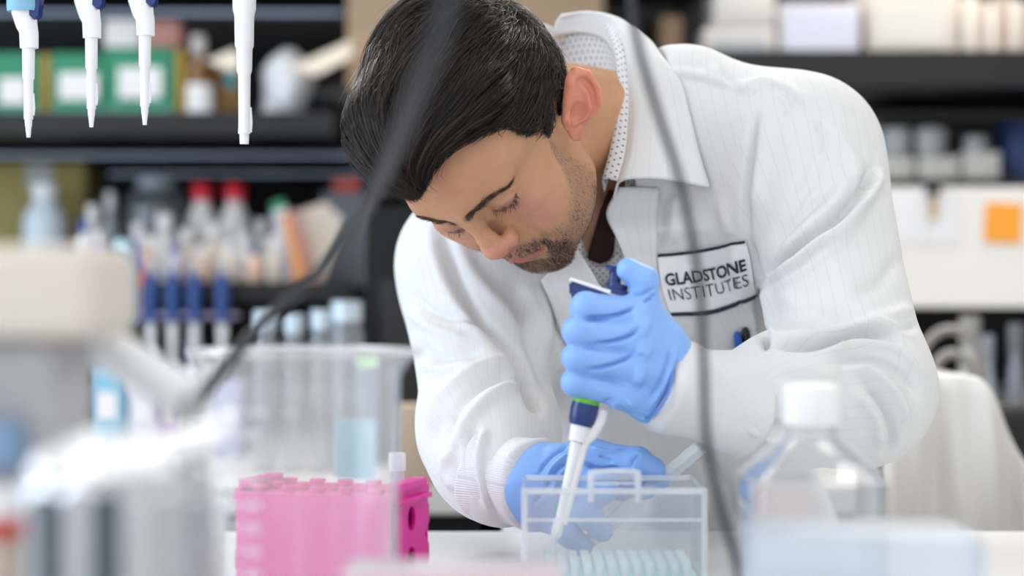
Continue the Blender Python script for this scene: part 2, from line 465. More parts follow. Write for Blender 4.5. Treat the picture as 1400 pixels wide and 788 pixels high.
def skin_material():
    m = bpy.data.materials.new('skin'); m.use_nodes = True; nt = m.node_tree; b = nt.nodes['Principled BSDF']
    at = nt.nodes.new('ShaderNodeAttribute'); at.attribute_name = 'tone'
    tc = nt.nodes.new('ShaderNodeTexCoord')
    nz = nt.nodes.new('ShaderNodeTexNoise'); nz.inputs['Scale'].default_value = 90; nz.inputs['Detail'].default_value = 4
    nt.links.new(tc.outputs['Object'], nz.inputs['Vector'])
    mx = nt.nodes.new('ShaderNodeMix'); mx.data_type = 'RGBA'; mx.blend_type = 'MULTIPLY'; mx.inputs[0].default_value = 1
    cr = nt.nodes.new('ShaderNodeValToRGB'); cr.color_ramp.elements[0].color = (.95, .92, .91, 1); cr.color_ramp.elements[1].color = (1.04, 1.03, 1.03, 1)
    cr.color_ramp.elements[0].position = .3; cr.color_ramp.elements[1].position = .7
    nt.links.new(nz.outputs['Fac'], cr.inputs[0]); nt.links.new(at.outputs['Color'], mx.inputs[6]); nt.links.new(cr.outputs[0], mx.inputs[7])
    nt.links.new(mx.outputs[2], b.inputs['Base Color'])
    n2 = nt.nodes.new('ShaderNodeTexNoise'); n2.inputs['Scale'].default_value = 900; nt.links.new(tc.outputs['Object'], n2.inputs['Vector'])
    bp = nt.nodes.new('ShaderNodeBump'); bp.inputs['Strength'].default_value = .12; bp.inputs['Distance'].default_value = .0008
    nt.links.new(n2.outputs['Fac'], bp.inputs['Height']); nt.links.new(bp.outputs[0], b.inputs['Normal'])
    b.inputs['Roughness'].default_value = .46; b.inputs['Specular IOR Level'].default_value = .4
    b.inputs['Subsurface Weight'].default_value = .35; b.inputs['Subsurface Radius'].default_value = (1, .35, .2); b.inputs['Subsurface Scale'].default_value = .004
    return m
def sstep(x, a, b):
    t = np.clip((x - a) / (b - a), 0, 1); return t * t * (3 - 2 * t)
def seg_d(p, pts):
    return chain(p.astype(np.float32), pts, [0.0] * len(pts))
def seg_xz(p, pts):
    q = p.astype(np.float32) * np.array([1, 0, 1], np.float32)
    return chain(q, [(a, 0, c) for a, b, c in pts], [0.0] * len(pts))
def beard_mask(h):
    """0..1 density of stubble in head mm (a = |x|)"""
    a, y, z = np.abs(h[:, 0]), h[:, 1], h[:, 2]
    p = np.stack([a, y, z], 1)
    # cheek line from the sideburn down to the mouth corner
    line = np.interp(y, [-20, 12, 30, 50, 70, 88, 110], [20, 8, -18, -31, -35, -32, -30])
    m = sstep(line - z, -4, 12)
    m = m * sstep(y, 2, 16)
    mouth = sstep(seg_d(p, [(0, 98, -44), (22, 86, -47)]), 2.6, 4.6) * sstep(seg_d(p, [(0, 96, -51), (20, 87, -48)]), 5, 7.5)
    soul = sstep(np.hypot(a - 15, (z + 58) * 1.1), 4, 9)
    philt = sstep(np.hypot(a / 1.0, z + 31), 1, 4)
    m = m * mouth * (.35 + .65 * soul) * sstep(z, -115, -96)
    nose = sstep(y - 97, 0, 5) * sstep(z, -30, -22)
    return m * (1 - nose)
def beard_dense(h):
    a, y, z = np.abs(h[:, 0]), h[:, 1], h[:, 2]; p = np.stack([a, y, z], 1)
    mo = 1 - sstep(seg_d(p, [(4, 100, -33), (16, 95, -36), (27, 86, -44), (31, 82, -54)]), 2.5, 7.5)
    ch = 1 - sstep(seg_d(p, [(0, 92, -72), (14, 88, -76), (30, 76, -72), (31, 80, -62)]), 7, 17)
    jaw = 1 - sstep(seg_d(p, [(20, 70, -90), (46, 20, -62)]), 6, 16)
    return np.clip(np.maximum(mo * 1.1, ch) + .25 * jaw, 0, 1.0)
HAIR_LINE = None
def hair_zone(h):
    """> 0 where the scalp grows hair (signed, mm)"""
    a, y, z = np.abs(h[:, 0]), h[:, 1], h[:, 2]
    # hairline as a function of the side angle: forehead z, temple recess, sideburn in front of the ear, behind the ear, nape
    front = np.interp(a, [0, 18, 38, 52, 60, 66, 72], [106, 108, 110, 101, 84, 56, 22]) - 20 * sstep(h[:, 0], -12, 22)
    f1 = z - front                                       # above the forehead line
    side = np.interp(z, [-60, -10, 0, 20, 40, 56, 75, 95], [-18, 4, 12, 14, 12, 20, 38, 70])
    f2 = (side - y)                                      # behind the temple line
    low = np.interp(y, [-110, -60, -34, -26, -12, -4, 0, 14, 24], [-52, -46, -38, 0, 34, 22, -6, -6, 2])
    f3 = z - low
    return np.minimum(np.maximum(f1, f2), f3)
def build_body():
    xs = axis_spans([(-1000, -110, 26), (-110, 110, 1.6), (110, 700, 26)])
    ys = axis_spans([(-800, -108, 26), (-108, 122, 1.6), (122, 1000, 26)])
    zs = axis_spans([(-1900, -300, 28), (-300, -110, 9), (-110, 132, 1.6), (132, 200, 22)])
    v, q = surfnets(body_sdf_h, xs, ys, zs)
    global BODY_H
    BODY_H = v
    me = mesh_np('body', warp(v), q)
    h = v
    a, y, z = np.abs(h[:, 0]), h[:, 1], h[:, 2]; p3 = np.stack([a, y, z], 1)
    base = np.tile(np.array([.53, .285, .158]), (len(h), 1))
    def blend(col, w):
        nonlocal base
        base = base * (1 - w[:, None]) + np.array(col) * w[:, None]
    red = np.array([.62, .27, .20])
    blend(red, .75 * (1 - sstep(np.linalg.norm(p3 - [0, 106, -12], axis=1), 6, 26)))              # nose
    blend((.61, .29, .215), .5 * (1 - sstep(np.linalg.norm(p3 - [44, 66, -12], axis=1), 10, 34)))     # cheeks
    blend((.50, .25, .18), .55 * (1 - sstep(np.linalg.norm((p3 - [32, 80, 10]) / [1.3, 1, .9], axis=1), 8, 20)))  # around the eyes
    ear = np.zeros(len(h)); ei = np.nonzero((a > 60) & (np.abs(y + 12) < 60) & (np.abs(z) < 60))[0]
    ear[ei] = (1 - sstep(ear_sdf(p3[ei].astype(np.float32)), .3, 3.0)) * sstep(a[ei], 68, 76)
    blend((.76, .27, .19), .68 * ear)
    lips = np.maximum(1 - sstep(seg_d(p3, [(0, 98, -43), (12, 93, -45), (22, 86, -47)]), 2.2, 4),
                      1 - sstep(seg_d(p3, [(0, 97, -51.0), (10, 94, -50.5), (19, 87, -48.5)]), 4.2, 6))
    blend((.36, .115, .10), .85 * lips * sstep(y, 80, 84))
    bm, bd = beard_mask(h), beard_dense(h)
    blend((.25, .15, .10), np.clip(bm * (.46 + .55 * bd), 0, .92))
    brow = (1 - sstep(seg_xz(p3, BROW) + .05 * (p3[:, 0] - 10), 3.0, 6.4)) * (y > 55)
    blend((.12, .075, .05), .5 * brow)
    lash = (1 - sstep(seg_xz(p3, LASH), .5, 2.2)) * (y > 55)
    blend((.12, .06, .05), .8 * lash)
    hz = hair_zone(h)
    blend((.02, .014, .011), sstep(hz, -1, 7) * (1 - ear))
    at = me.color_attributes.new('tone', 'FLOAT_COLOR', 'POINT')
    at.data.foreach_set('color', np.c_[base, np.ones(len(base))].astype(np.float32).ravel())
    return me
BROW = [(9, 95, 33), (20, 94, 36), (34, 87, 39.5), (45, 76, 37.5), (51, 68, 33.5)]
LASH = [(17, 84, 11.5), (24, 86.5, 8), (32, 86.5, 6.5), (40, 82.5, 8), (47, 75, 12)]

person = thing('person', (PEL[0], 2.25, 0), 'dark-haired man in a white lab coat and blue gloves bending over the bench', 'person')
bpy.context.view_layer.update()
PINV = Matrix.Translation(person.location).inverted()
def pchild(o, parent=None):
    """parent a mesh that is laid out in world coordinates"""
    o.parent = parent if parent is not None else person
    o.matrix_parent_inverse = PINV if parent is None else Matrix.Identity(4)
    return o
body_me = build_body()
body = pchild(link('body', body_me, skin_material(), smooth=True))

# ------------------------------------------------------------------ hair
def ribbons(name, strands, width, m, parent, nrm=None, tip=.15):
    """strands (n, k, 3) in world -> one mesh of thin three-sided blades"""
    S = np.asarray(strands, float); n, k, _ = S.shape
    t = np.gradient(S, axis=1); t /= np.linalg.norm(t, axis=2, keepdims=True) + 1e-12
    c = HT if nrm is None else None
    out = (S - HT) if nrm is None else np.broadcast_to(nrm[:, None], S.shape)
    side = np.cross(t, out); side /= np.linalg.norm(side, axis=2, keepdims=True) + 1e-12
    up = np.cross(side, t)
    wd = np.asarray(width).reshape(-1, 1, 1) * np.interp(np.linspace(0, 1, k), [0, .15, .6, 1], [.6, 1, .9, tip])[None, :, None]
    A = S - side * wd * .5; Bq = S + up * wd * .35; C = S + side * wd * .5
    V = np.stack([A, Bq, C], 2).reshape(-1, 3)
    base = (np.arange(n)[:, None] * k + np.arange(k - 1)[None]).ravel() * 3
    Fq = np.concatenate([np.stack([base, base + 1, base + 4, base + 3], 1), np.stack([base + 1, base + 2, base + 5, base + 4], 1)])
    me = mesh_np(name, V, Fq)
    rv = np.random.default_rng(n).random(n) ** 2.2
    me.attributes.new('lock', 'FLOAT', 'POINT').data.foreach_set('value', np.repeat(rv, 3 * k).astype(np.float32))
    return pchild(link(name, me, m, smooth=True), parent)
hair_mat = mat('dark_hair', (.018, .013, .010), rough=.40, spec=.25)
def _vary():
    nt = hair_mat.node_tree; b = nt.nodes['Principled BSDF']
    at = nt.nodes.new('ShaderNodeAttribute'); at.attribute_name = 'lock'
    cr = nt.nodes.new('ShaderNodeValToRGB'); cr.color_ramp.elements[0].color = (.008, .006, .005, 1); cr.color_ramp.elements[1].color = (.05, .034, .023, 1); cr.color_ramp.elements[0].position = .3
    nt.links.new(at.outputs['Fac'], cr.inputs[0]); nt.links.new(cr.outputs[0], b.inputs['Base Color'])
_vary()
brow_mat = mat('brow_hair', (.042, .028, .019), rough=.5, spec=.3)
EC, ER = np.array([0., -9., 47.]), np.array([75., 94., 82.])
def scalp(c):
    """push points onto the cranium ellipsoid; return point and normal"""
    q = (c - EC) / ER; q = q / np.linalg.norm(q, axis=-1, keepdims=True)
    n = q / ER; n /= np.linalg.norm(n, axis=-1, keepdims=True)
    return EC + q * ER, n
def thickness(c):
    d = (c - EC) / ER
    nz, ny, ax = d[..., 2], d[..., 1], np.abs(d[..., 0])
    T = 8 + 11 * sstep(nz, .15, .8) + 24 * sstep(nz, .2, .7) * sstep(ny, -.1, .6) + 9 * sstep(-ny, .3, .9)
    return T
def grow(roots, n_pts, length, lift, seed):
    r = np.random.default_rng(seed)
    c, nrm = scalp(roots.copy()); out = []
    L = length[:, None] / (n_pts - 1)
    wob = noise3(roots, 11, .06) * .55; wob2 = noise3(roots, 12, .05) * .5
    for i in range(n_pts):
        f = i / (n_pts - 1)
        h = thickness(c) * lift * np.clip(f * 2.6, 0, 1) ** .8 * (1 - .28 * f ** 3)
        out.append(c + nrm * (h[:, None] + 1.0))
        z = c[:, 2]; sx = np.sign(c[:, 0])
        g = np.interp(z, [-50, 10, 35, 60, 90, 110, 130], [-1.0, -.9, -.2, .55, .8, .45, 0])
        back = sstep(-c[:, 1], 5, 60)
        D = np.stack([np.full(len(c), .0) + wob * .6, np.interp(back, [0, 1], [1.0, .35]), g - back * .75 + wob2 * .4], 1)
        D[:, 0] += -sx * sstep(z, 60, 110) * .15 + .12 * sstep(z, 90, 120)
        D[:, 2] -= f ** 2 * .55 * sstep(c[:, 1], 35, 80)                 # fringe falls at the end
        D -= nrm * (D * nrm).sum(1, keepdims=True); D /= np.linalg.norm(D, axis=1, keepdims=True) + 1e-9
        stop = sstep(hair_zone(c), -3 - 10 * sstep(c[:, 0], -5, 25), 3)[:, None]
        c, nrm = scalp(c + D * L * (.04 + .96 * stop))
    return np.stack(out, 1)
def build_hair():
    r = np.random.default_rng(3)
    d = r.normal(size=(60000, 3)); d /= np.linalg.norm(d, axis=1, keepdims=True)
    pts = EC + d * ER
    pts = pts[hair_zone(pts) > 2]
    gi = pts[:300]; nG = len(gi)
    np_ = 12
    glen = 26 + 44 * sstep(gi[:, 2], 20, 85) + 14 * sstep(gi[:, 2], 60, 110) + r.uniform(-6, 8, nG)
    glen *= np.where((gi[:, 1] < -40) & (gi[:, 2] < 30), .6, 1.0)
    G = grow(gi, np_, glen, r.uniform(.55, 1.02, nG), 1)
    rs = pts[300:300 + 15000]
    di = ((rs[:, None] - gi[None]) ** 2).sum(-1); near = np.argsort(di, 1)[:, :3]
    pick = near[np.arange(len(rs)), r.choice(3, len(rs), p=[.7, .2, .1])]
    rb, rn = scalp(rs)
    own = grow(rs, np_, glen[pick] * r.uniform(.75, 1.1, len(rs)), r.uniform(.3, 1.0, len(rs)), 2)
    t = np.linspace(0, 1, np_)[None, :, None]
    cl = r.uniform(.25, .85, (len(rs), 1, 1)) * sstep(t, .1, .9)
    S = own * (1 - cl) + G[pick] * cl
    S += r.normal(size=(len(rs), 1, 3)) * 1.6 * t + np.sin(t * 5 + r.uniform(0, 6, (len(rs), 1, 1))) * r.normal(size=(len(rs), 1, 3)) * .9 * t
    wv = np.stack([noise3(S.reshape(-1, 3), 31 + i, .05) for i in range(3)], 1).reshape(S.shape)
    S += wv * 5.0 * t
    fr_ = sstep(S[..., 1], 45, 85) * sstep(S[..., 0], -40, 5) * sstep(S[..., 2], 80, 110)
    S[..., 1] += fr_ * 24 * t[..., 0] ** 1.5; S[..., 2] -= fr_ * 8 * t[..., 0] ** 2
    fly = r.random(len(rs)) < .03
    S[fly] += (r.normal(size=(fly.sum(), 1, 3)) * 7 + rn[fly][:, None] * 5) * t ** 2
    n, k, _ = S.shape
    W = warp(S.reshape(-1, 3)).reshape(n, k, 3)
    return ribbons('hair', W, r.uniform(.0004, .0008, n), hair_mat, None)
build_hair()
hv = None
def face_roots(mask_fn, count, seed, extra=None):
    """random roots on the face by density: returns head mm, world, world normals"""
    r = np.random.default_rng(seed)
    v = verts_np(body_me).astype(float); n = vnormals(body_me).astype(float)
    return v, n, r
BV, BN = verts_np(body_me).astype(float), vnormals(body_me).astype(float)
BH = BODY_H
def hairs(name, weight, count, length, dirfn, width, seed, m, npt=4, curl=.25):
    r = np.random.default_rng(seed)
    i = r.choice(len(BV), count, p=weight / weight.sum())
    p, n, h = BV[i] + r.normal(size=(count, 3)) * .0005, BN[i], BH[i]
    d = dirfn(h, r); d = d @ HR.T
    d = d - n * (d * n).sum(1, keepdims=True); d /= np.linalg.norm(d, axis=1, keepdims=True) + 1e-9
    d = d + n * r.uniform(.15, .55, (count, 1)) + r.normal(size=(count, 3)) * .18
    d /= np.linalg.norm(d, axis=1, keepdims=True)
    L = (length * r.uniform(.6, 1.2, count))[:, None]
    S = np.stack([p + d * L * t - n * L * curl * t * t for t in np.linspace(0, 1, npt)], 1)
    return ribbons(name, S, r.uniform(.7, 1.2, count) * width, m, None, nrm=n)
_a = np.abs(BH[:, 0]); _p3 = np.stack([_a, BH[:, 1], BH[:, 2]], 1)
_lin = (BH[:, 2] > -125) & (BH[:, 1] > 0)
_den = np.where(_lin, 1.0, 0)
hairs('beard', np.where(_lin, beard_mask(BH) * (.22 + .9 * beard_dense(BH)), 0) + 1e-12, 16000, .0032,
      lambda h, r: np.stack([-np.sign(h[:, 0]) * -.25, np.full(len(h), .35), np.full(len(h), -1.0)], 1), .00023, 5, brow_mat)
for sgn, nm in ((-1, 'eyebrow'), (1, 'eyebrow')):
    wgt = np.where((BH[:, 0] * sgn > 4) & _lin, (1 - sstep(seg_xz(_p3, BROW) + .04 * (_p3[:, 0] - 10), 3.0, 5.6)) * (BH[:, 1] > 55), 0)
    hairs(nm, wgt + 1e-12, 720, .0066, lambda h, r: np.stack([np.sign(h[:, 0]) * 1.0, np.full(len(h), -.2), .55 - .018 * (np.abs(h[:, 0]) - 10)], 1), .00028, 6, brow_mat, npt=5)
    wgt = np.where((BH[:, 0] * sgn > 10) & _lin, (1 - sstep(seg_xz(_p3, LASH), .5, 1.4)) * (BH[:, 1] > 55), 0)
    hairs('eyelashes', wgt + 1e-12, 60 if sgn < 0 else 25, .0055, lambda h, r: np.stack([np.sign(h[:, 0]) * (np.abs(h[:, 0]) - 28) * .03, np.full(len(h), .9), np.full(len(h), -.75)], 1), .0003, 8, brow_mat, npt=5, curl=-.3)

# ------------------------------------------------------------------ lab coat
LCU0, LCU1 = PP(1003, 552, 1.305), PP(892, 519, 1.256)      # knit cuff, sleeve end to glove
RCU0, RCU1 = PP(686, 652, 1.405), PP(742, 664, 1.345)
def coat_material(name='coat_cloth', base=(.70, .705, .71)):
    m = bpy.data.materials.new(name); m.use_nodes = True; nt = m.node_tree; b = nt.nodes['Principled BSDF']
    at = nt.nodes.new('ShaderNodeAttribute'); at.attribute_name = 'st'
    sp = nt.nodes.new('ShaderNodeSeparateXYZ'); nt.links.new(at.outputs['Vector'], sp.inputs[0])
    dv = nt.nodes.new('ShaderNodeMath'); dv.operation = 'DIVIDE'; dv.inputs[1].default_value = .0105
    fr = nt.nodes.new('ShaderNodeMath'); fr.operation = 'FRACT'
    lt = nt.nodes.new('ShaderNodeMath'); lt.operation = 'LESS_THAN'; lt.inputs[1].default_value = .06
    nt.links.new(sp.outputs[0], dv.inputs[0]); nt.links.new(dv.outputs[0], fr.inputs[0]); nt.links.new(fr.outputs[0], lt.inputs[0])
    mx = nt.nodes.new('ShaderNodeMix'); mx.data_type = 'RGBA'; mx.inputs[6].default_value = (*base, 1); mx.inputs[7].default_value = (*[c * .91 for c in base], 1)
    nt.links.new(lt.outputs[0], mx.inputs[0]); nt.links.new(mx.outputs[2], b.inputs['Base Color'])
    tc = nt.nodes.new('ShaderNodeTexCoord'); nz = nt.nodes.new('ShaderNodeTexNoise'); nz.inputs['Scale'].default_value = 55; nz.inputs['Detail'].default_value = 3
    nt.links.new(tc.outputs['Object'], nz.inputs['Vector'])
    bp = nt.nodes.new('ShaderNodeBump'); bp.inputs['Strength'].default_value = .16; bp.inputs['Distance'].default_value = .003
    nt.links.new(nz.outputs['Fac'], bp.inputs['Height']); nt.links.new(bp.outputs[0], b.inputs['Normal'])
    b.inputs['Roughness'].default_value = .75; b.inputs['Specular IOR Level'].default_value = .25
    return m
coat_mat = coat_material()
knit_mat = None
CAX = (MID - PEL) / np.linalg.norm(MID - PEL)               # the way the trunk points
NC = PP(772, 160, 1.69)                                      # middle of the neck opening
VEE = [PP(815, 252, 1.63), PP(822, 310, 1.645), PP(812, 372, 1.665)]
def coat_sdf(p):
    d = trunk(p)
    d = smin(d, capsule(p, PEL, (PEL[0], 2.16, .45), .155, .19), .06)
    ua, ub = .070, .060
    d = smin(d, capsule(p, LSH, LEL, ua, ub), .045)
    d = smin(d, chain(p, [LEL, LEL * .45 + LCU0 * .55, LCU0], [.060, .054, .040], .02), .03)
    d = smin(d, capsule(p, RSH, REL, .068, .056), .045)
    d = smin(d, chain(p, [REL, REL * .45 + RCU0 * .55, RCU0], [.056, .052, .042], .02), .03)
    d = ssub(d, capsule(p, NC - CAX * .02, NC + CAX * .2, .090, .11), .012)
    d = ssub(d, chain(p, VEE, [.034, .030, .018]), .008)
    # far end of the sleeves stays open inside the cuffs
    return d
E_ = None
def stripe_coord(v):
    """distance across the stripes in metres, per piece of the coat"""
    def limb(pts):
        a, b = pts; ax = b - a; ax = ax / np.linalg.norm(ax)
        u = np.cross(ax, [0, 1, 0.15]); u /= np.linalg.norm(u); w_ = np.cross(ax, u)
        q = v - a; return np.arctan2(q @ w_, q @ u) * .066
    r = (LSH - RSH); r = r / np.linalg.norm(r)
    dt = trunk(v.astype(np.float32)); dl = capsule(v, LSH + (LEL - LSH) * .12, LEL, .076, .066); dl2 = capsule(v, LEL, LCU0, .066, .045)
    dr = capsule(v, RSH + (REL - RSH) * .12, REL, .074, .062); dr2 = capsule(v, REL, RCU0, .062, .045)
    D = np.stack([dt, dl, dl2, dr, dr2]); k = D.argmin(0)
    C = np.stack([(v - MID) @ r, limb((LSH, LEL)), limb((LEL, LCU0)), limb((RSH, REL)), limb((REL, RCU0))])
    return C[k, np.arange(len(v))], k
def folds(me, specs, facing=True):
    """press ridges and creases into a mesh: each spec is ((u, v) polyline as seen from the front, half-width px, height mm, part filter)"""
    v = verts_np(me).astype(float); n = vnormals(me).astype(float)
    uv = project(v); vd = v - np.array([0, 0, CZ]); vd /= np.linalg.norm(vd, axis=1, keepdims=True)
    fac = sstep(-(n * vd).sum(1), -.05, .25) if facing else np.ones(len(v))
    disp = np.zeros(len(v))
    for spec in specs:
        pl, wd, ht = spec[:3]
        pl = catmull(np.array(pl, float), max(8, 5 * len(pl)))
        lo, hi = pl.min(0) - 3 * wd, pl.max(0) + 3 * wd
        i = np.nonzero((uv[:, 0] > lo[0]) & (uv[:, 0] < hi[0]) & (uv[:, 1] > lo[1]) & (uv[:, 1] < hi[1]))[0]
        if len(spec) > 3: i = i[spec[3](v[i])]
        if len(i) == 0: continue
        best = np.full(len(i), 1e9); tt = np.zeros(len(i)); sg = np.zeros(len(i))
        N = len(pl) - 1
        for k in range(N):
            a, b = pl[k], pl[k + 1]; d = b - a; L2 = d @ d + 1e-9
            q = uv[i] - a; t = np.clip(q @ d / L2, 0, 1); e = q - t[:, None] * d; dd = np.hypot(e[:, 0], e[:, 1])
            cr = d[0] * q[:, 1] - d[1] * q[:, 0]
            up = dd < best; best[up] = dd[up]; tt[up] = (k + t[up]) / N; sg[up] = np.sign(cr[up])
        x = best / wd
        prof = np.exp(-x * x)
        if len(spec) > 4 and spec[4] == 'step':      # one side proud of the other
            sx = x * sg; prof = np.exp(-((sx - 1.0) / .95) ** 2) - .55 * np.exp(-((sx + .25) / .65) ** 2)
        taper = np.clip(np.minimum(tt, 1 - tt) * 5 + .15, 0, 1)
        disp[i] += prof * taper * ht * .0018 * fac[i]
    v += n * disp[:, None]
    me.vertices.foreach_set('co', v.astype(np.float32).ravel()); me.update()
# fold lines seen on the coat: polyline, half width in px, height in mm
FOLDS = [
    # his left sleeve and breast
    ([(1192, 228), (1180, 262), (1145, 305), (1095, 345), (1045, 382)], 6, -4.5), ([(1188, 262), (1150, 322), (1100, 362), (1052, 394)], 11, 4.5),
    ([(1170, 232), (1130, 285), (1085, 330), (1046, 360)], 12, 3.5), ([(1120, 190), (1110, 240), (1080, 290), (1050, 335)], 10, -2.5),
    ([(1042, 398), (1090, 372), (1150, 330)], 5, -2.5), ([(1022, 330), (1034, 390), (1042, 440), (1048, 478)], 7, -8.0),
    ([(1034, 150), (1026, 215), (1020, 280), (1020, 335)], 6, -3.0), ([(1046, 160), (1038, 225), (1030, 290)], 10, 3.0),
    ([(898, 104), (950, 110), (1015, 128), (1035, 118), (1060, 122), (1092, 142), (1118, 172)], 4, -2.2), ([(900, 98), (950, 103), (1012, 118), (1050, 112), (1090, 130), (1118, 160)], 7, 2.2),
    ([(985, 92), (1000, 112), (1012, 126)], 6, -2.2), ([(970, 92), (985, 105)], 6, 2.0), ([(1060, 125), (1075, 140), (1082, 160)], 5, 1.8), ([(1118, 165), (1128, 190), (1126, 220)], 5, -2.5),
    ([(1135, 172), (1165, 215), (1172, 250)], 8, 2.5), ([(1060, 400), (1110, 430), (1150, 445)], 14, 2.0), ([(1100, 300), (1150, 380), (1200, 440)], 22, 2.5),
    ([(1042, 458), (1085, 472), (1130, 468), (1175, 456), (1225, 462)], 6, -6.0), ([(1120, 484), (1170, 472), (1225, 480), (1262, 515)], 6, 4.0),
    ([(1140, 494), (1190, 492), (1232, 510), (1255, 545)], 5, -3.5), ([(1150, 505), (1195, 510), (1228, 545), (1240, 585)], 8, 4.0),
    ([(1180, 520), (1208, 555), (1222, 600), (1210, 625)], 5, -4.0), ([(1165, 530), (1195, 570), (1205, 612)], 9, 3.0), ([(1062, 500), (1110, 505), (1150, 520)], 12, 2.5),
    ([(1020, 560), (1055, 582), (1100, 590)], 7, -2.5), ([(1020, 585), (1050, 600), (1090, 612)], 7, 2.5), ([(1018, 500), (1040, 515), (1060, 540)], 6, -2.0), ([(1085, 540), (1120, 570), (1150, 610)], 8, -2.0),
    ([(1230, 350), (1200, 390), (1160, 410)], 10, -2.0), ([(1250, 420), (1215, 432), (1180, 440)], 8, 2.0), ([(1258, 445), (1225, 452), (1195, 452)], 5, -2.0),
    ([(1040, 386), (1090, 348), (1145, 303), (1182, 258), (1194, 226)], 9, 4.5, lambda q: np.ones(len(q), bool), 'step'), ([(1046, 470), (1040, 430), (1038, 392)], 8, 4.0, lambda q: np.ones(len(q), bool), 'step'),
    ([(1240, 462), (1190, 452), (1130, 466), (1060, 466)], 7, 3.5, lambda q: np.ones(len(q), bool), 'step'), ([(1060, 340), (1090, 305), (1130, 262)], 7, -3.0), ([(1070, 352), (1110, 318), (1160, 262)], 9, 3.0),
    # his right sleeve
    ([(600, 296), (620, 370), (652, 430), (700, 480), (728, 520), (742, 560)], 7, -5.0), ([(585, 300), (602, 372), (632, 432), (680, 482)], 12, 3.5),
    ([(618, 300), (645, 372), (690, 425), (735, 470)], 12, 3.0), ([(712, 505), (724, 530), (738, 562)], 9, -8.0), ([(700, 492), (650, 506), (605, 545), (585, 590)], 8, 4.0),
    ([(708, 510), (660, 525), (622, 560), (604, 610)], 6, -4.0), ([(712, 525), (668, 545), (635, 585), (625, 630)], 8, 4.0), ([(562, 400), (590, 425), (640, 440), (675, 450)], 6, -3.0),
    ([(560, 425), (595, 452), (645, 465)], 8, 3.0), ([(572, 470), (605, 488), (660, 480)], 6, -3.0), ([(578, 500), (610, 508), (650, 495)], 7, 3.0), ([(590, 610), (600, 580), (625, 560)], 5, -2.5),
    ([(650, 585), (640, 630), (655, 690)], 5, -3.5), ([(664, 585), (655, 635), (670, 700)], 6, 3.5), ([(630, 600), (622, 640), (640, 680)], 6, -3.0), ([(612, 615), (610, 645), (625, 672)], 7, 3.0),
    # trunk
    ([(700, 392), (712, 440), (735, 490), (752, 540)], 8, -4.0), ([(722, 385), (735, 430), (758, 480)], 12, 3.0), ([(768, 400), (762, 470), (765, 540)], 9, -2.5),
    ([(886, 262), (886, 340), (892, 430), (905, 470)], 3, -2.5), ([(905, 262), (902, 300), (903, 345)], 6, -2.0), ([(926, 262), (921, 300), (918, 335)], 7, 2.0),
    ([(1005, 330), (1018, 400), (1030, 460)], 8, 3.5), ([(880, 440), (930, 470), (960, 470)], 8, -2.0), ([(840, 600), (850, 660), (845, 720)], 12, -2.5), ([(880, 600), (895, 660), (890, 720)], 14, 2.5),
    ([(950, 620), (990, 660), (1010, 720)], 10, -3.0), ([(985, 270), (990, 300), (1000, 325)], 8, 1.5),
]
def build_coat():
    xs = axis_spans([(-.3, -.16, .01), (-.16, .40, .0026), (.40, .52, .01)])
    ys = axis_spans([(1.38, 2.06, .0026), (2.06, 2.6, .010)])
    zs = axis_spans([(.25, .86, .014), (.86, 1.45, .0026), (1.45, 1.5, .01)])
    v, q = surfnets(coat_sdf, xs, ys, zs)
    me = mesh_np('lab_coat', v, q)
    st, k = stripe_coord(v)
    nv = vnormals(me).astype(float)
    wr = noise3(v, 21, 45.) * .0016 + noise3(v, 22, 95.) * .0008
    me.vertices.foreach_set('co', (v + nv * wr[:, None]).astype(np.float32).ravel()); me.update()
    folds(me, FOLDS)
    a = me.attributes.new('st', 'FLOAT_VECTOR', 'POINT')
    a.data.foreach_set('vector', np.c_[st, np.zeros((len(v), 2))].astype(np.float32).ravel())
    return pchild(link('lab_coat', me, coat_mat, smooth=True))
coat = build_coat()
COAT_BVH = bvh_of(coat)
def onto(bvh, u, v, off=.001):
    """the point of a surface that lies on the sight line through (u, v), lifted by off"""
    d = Vector(((u - 700) / F, 1, -(v - 394) / F)).normalized()
    # search from a point just in front of the chest
    o = Vector((0, 0, CZ))
    hit, n, _, _ = bvh.ray_cast(o, d)
    if hit is None: return None, None
    if n.dot(d) > 0: n = -n
    return np.array(hit + n * off), np.array(n)
def knit():
    m = bpy.data.materials.new('knit_cuff'); m.use_nodes = True; nt = m.node_tree; b = nt.nodes['Principled BSDF']
    at = nt.nodes.new('ShaderNodeAttribute'); at.attribute_name = 'st'
    wv = nt.nodes.new('ShaderNodeTexWave'); wv.wave_type = 'BANDS'; wv.bands_direction = 'X'; wv.inputs['Scale'].default_value = 1.0
    mp = nt.nodes.new('ShaderNodeMapping'); mp.inputs['Scale'].default_value = (190, 0, 0)
    nt.links.new(at.outputs['Vector'], mp.inputs[0]); nt.links.new(mp.outputs[0], wv.inputs['Vector'])
    bp = nt.nodes.new('ShaderNodeBump'); bp.inputs['Strength'].default_value = .45; bp.inputs['Distance'].default_value = .0015
    nt.links.new(wv.outputs['Fac'], bp.inputs['Height']); nt.links.new(bp.outputs[0], b.inputs['Normal'])
    b.inputs['Base Color'].default_value = (.76, .765, .78, 1); b.inputs['Roughness'].default_value = .85; b.inputs['Specular IOR Level'].default_value = .15
    return m
knit_mat = knit()
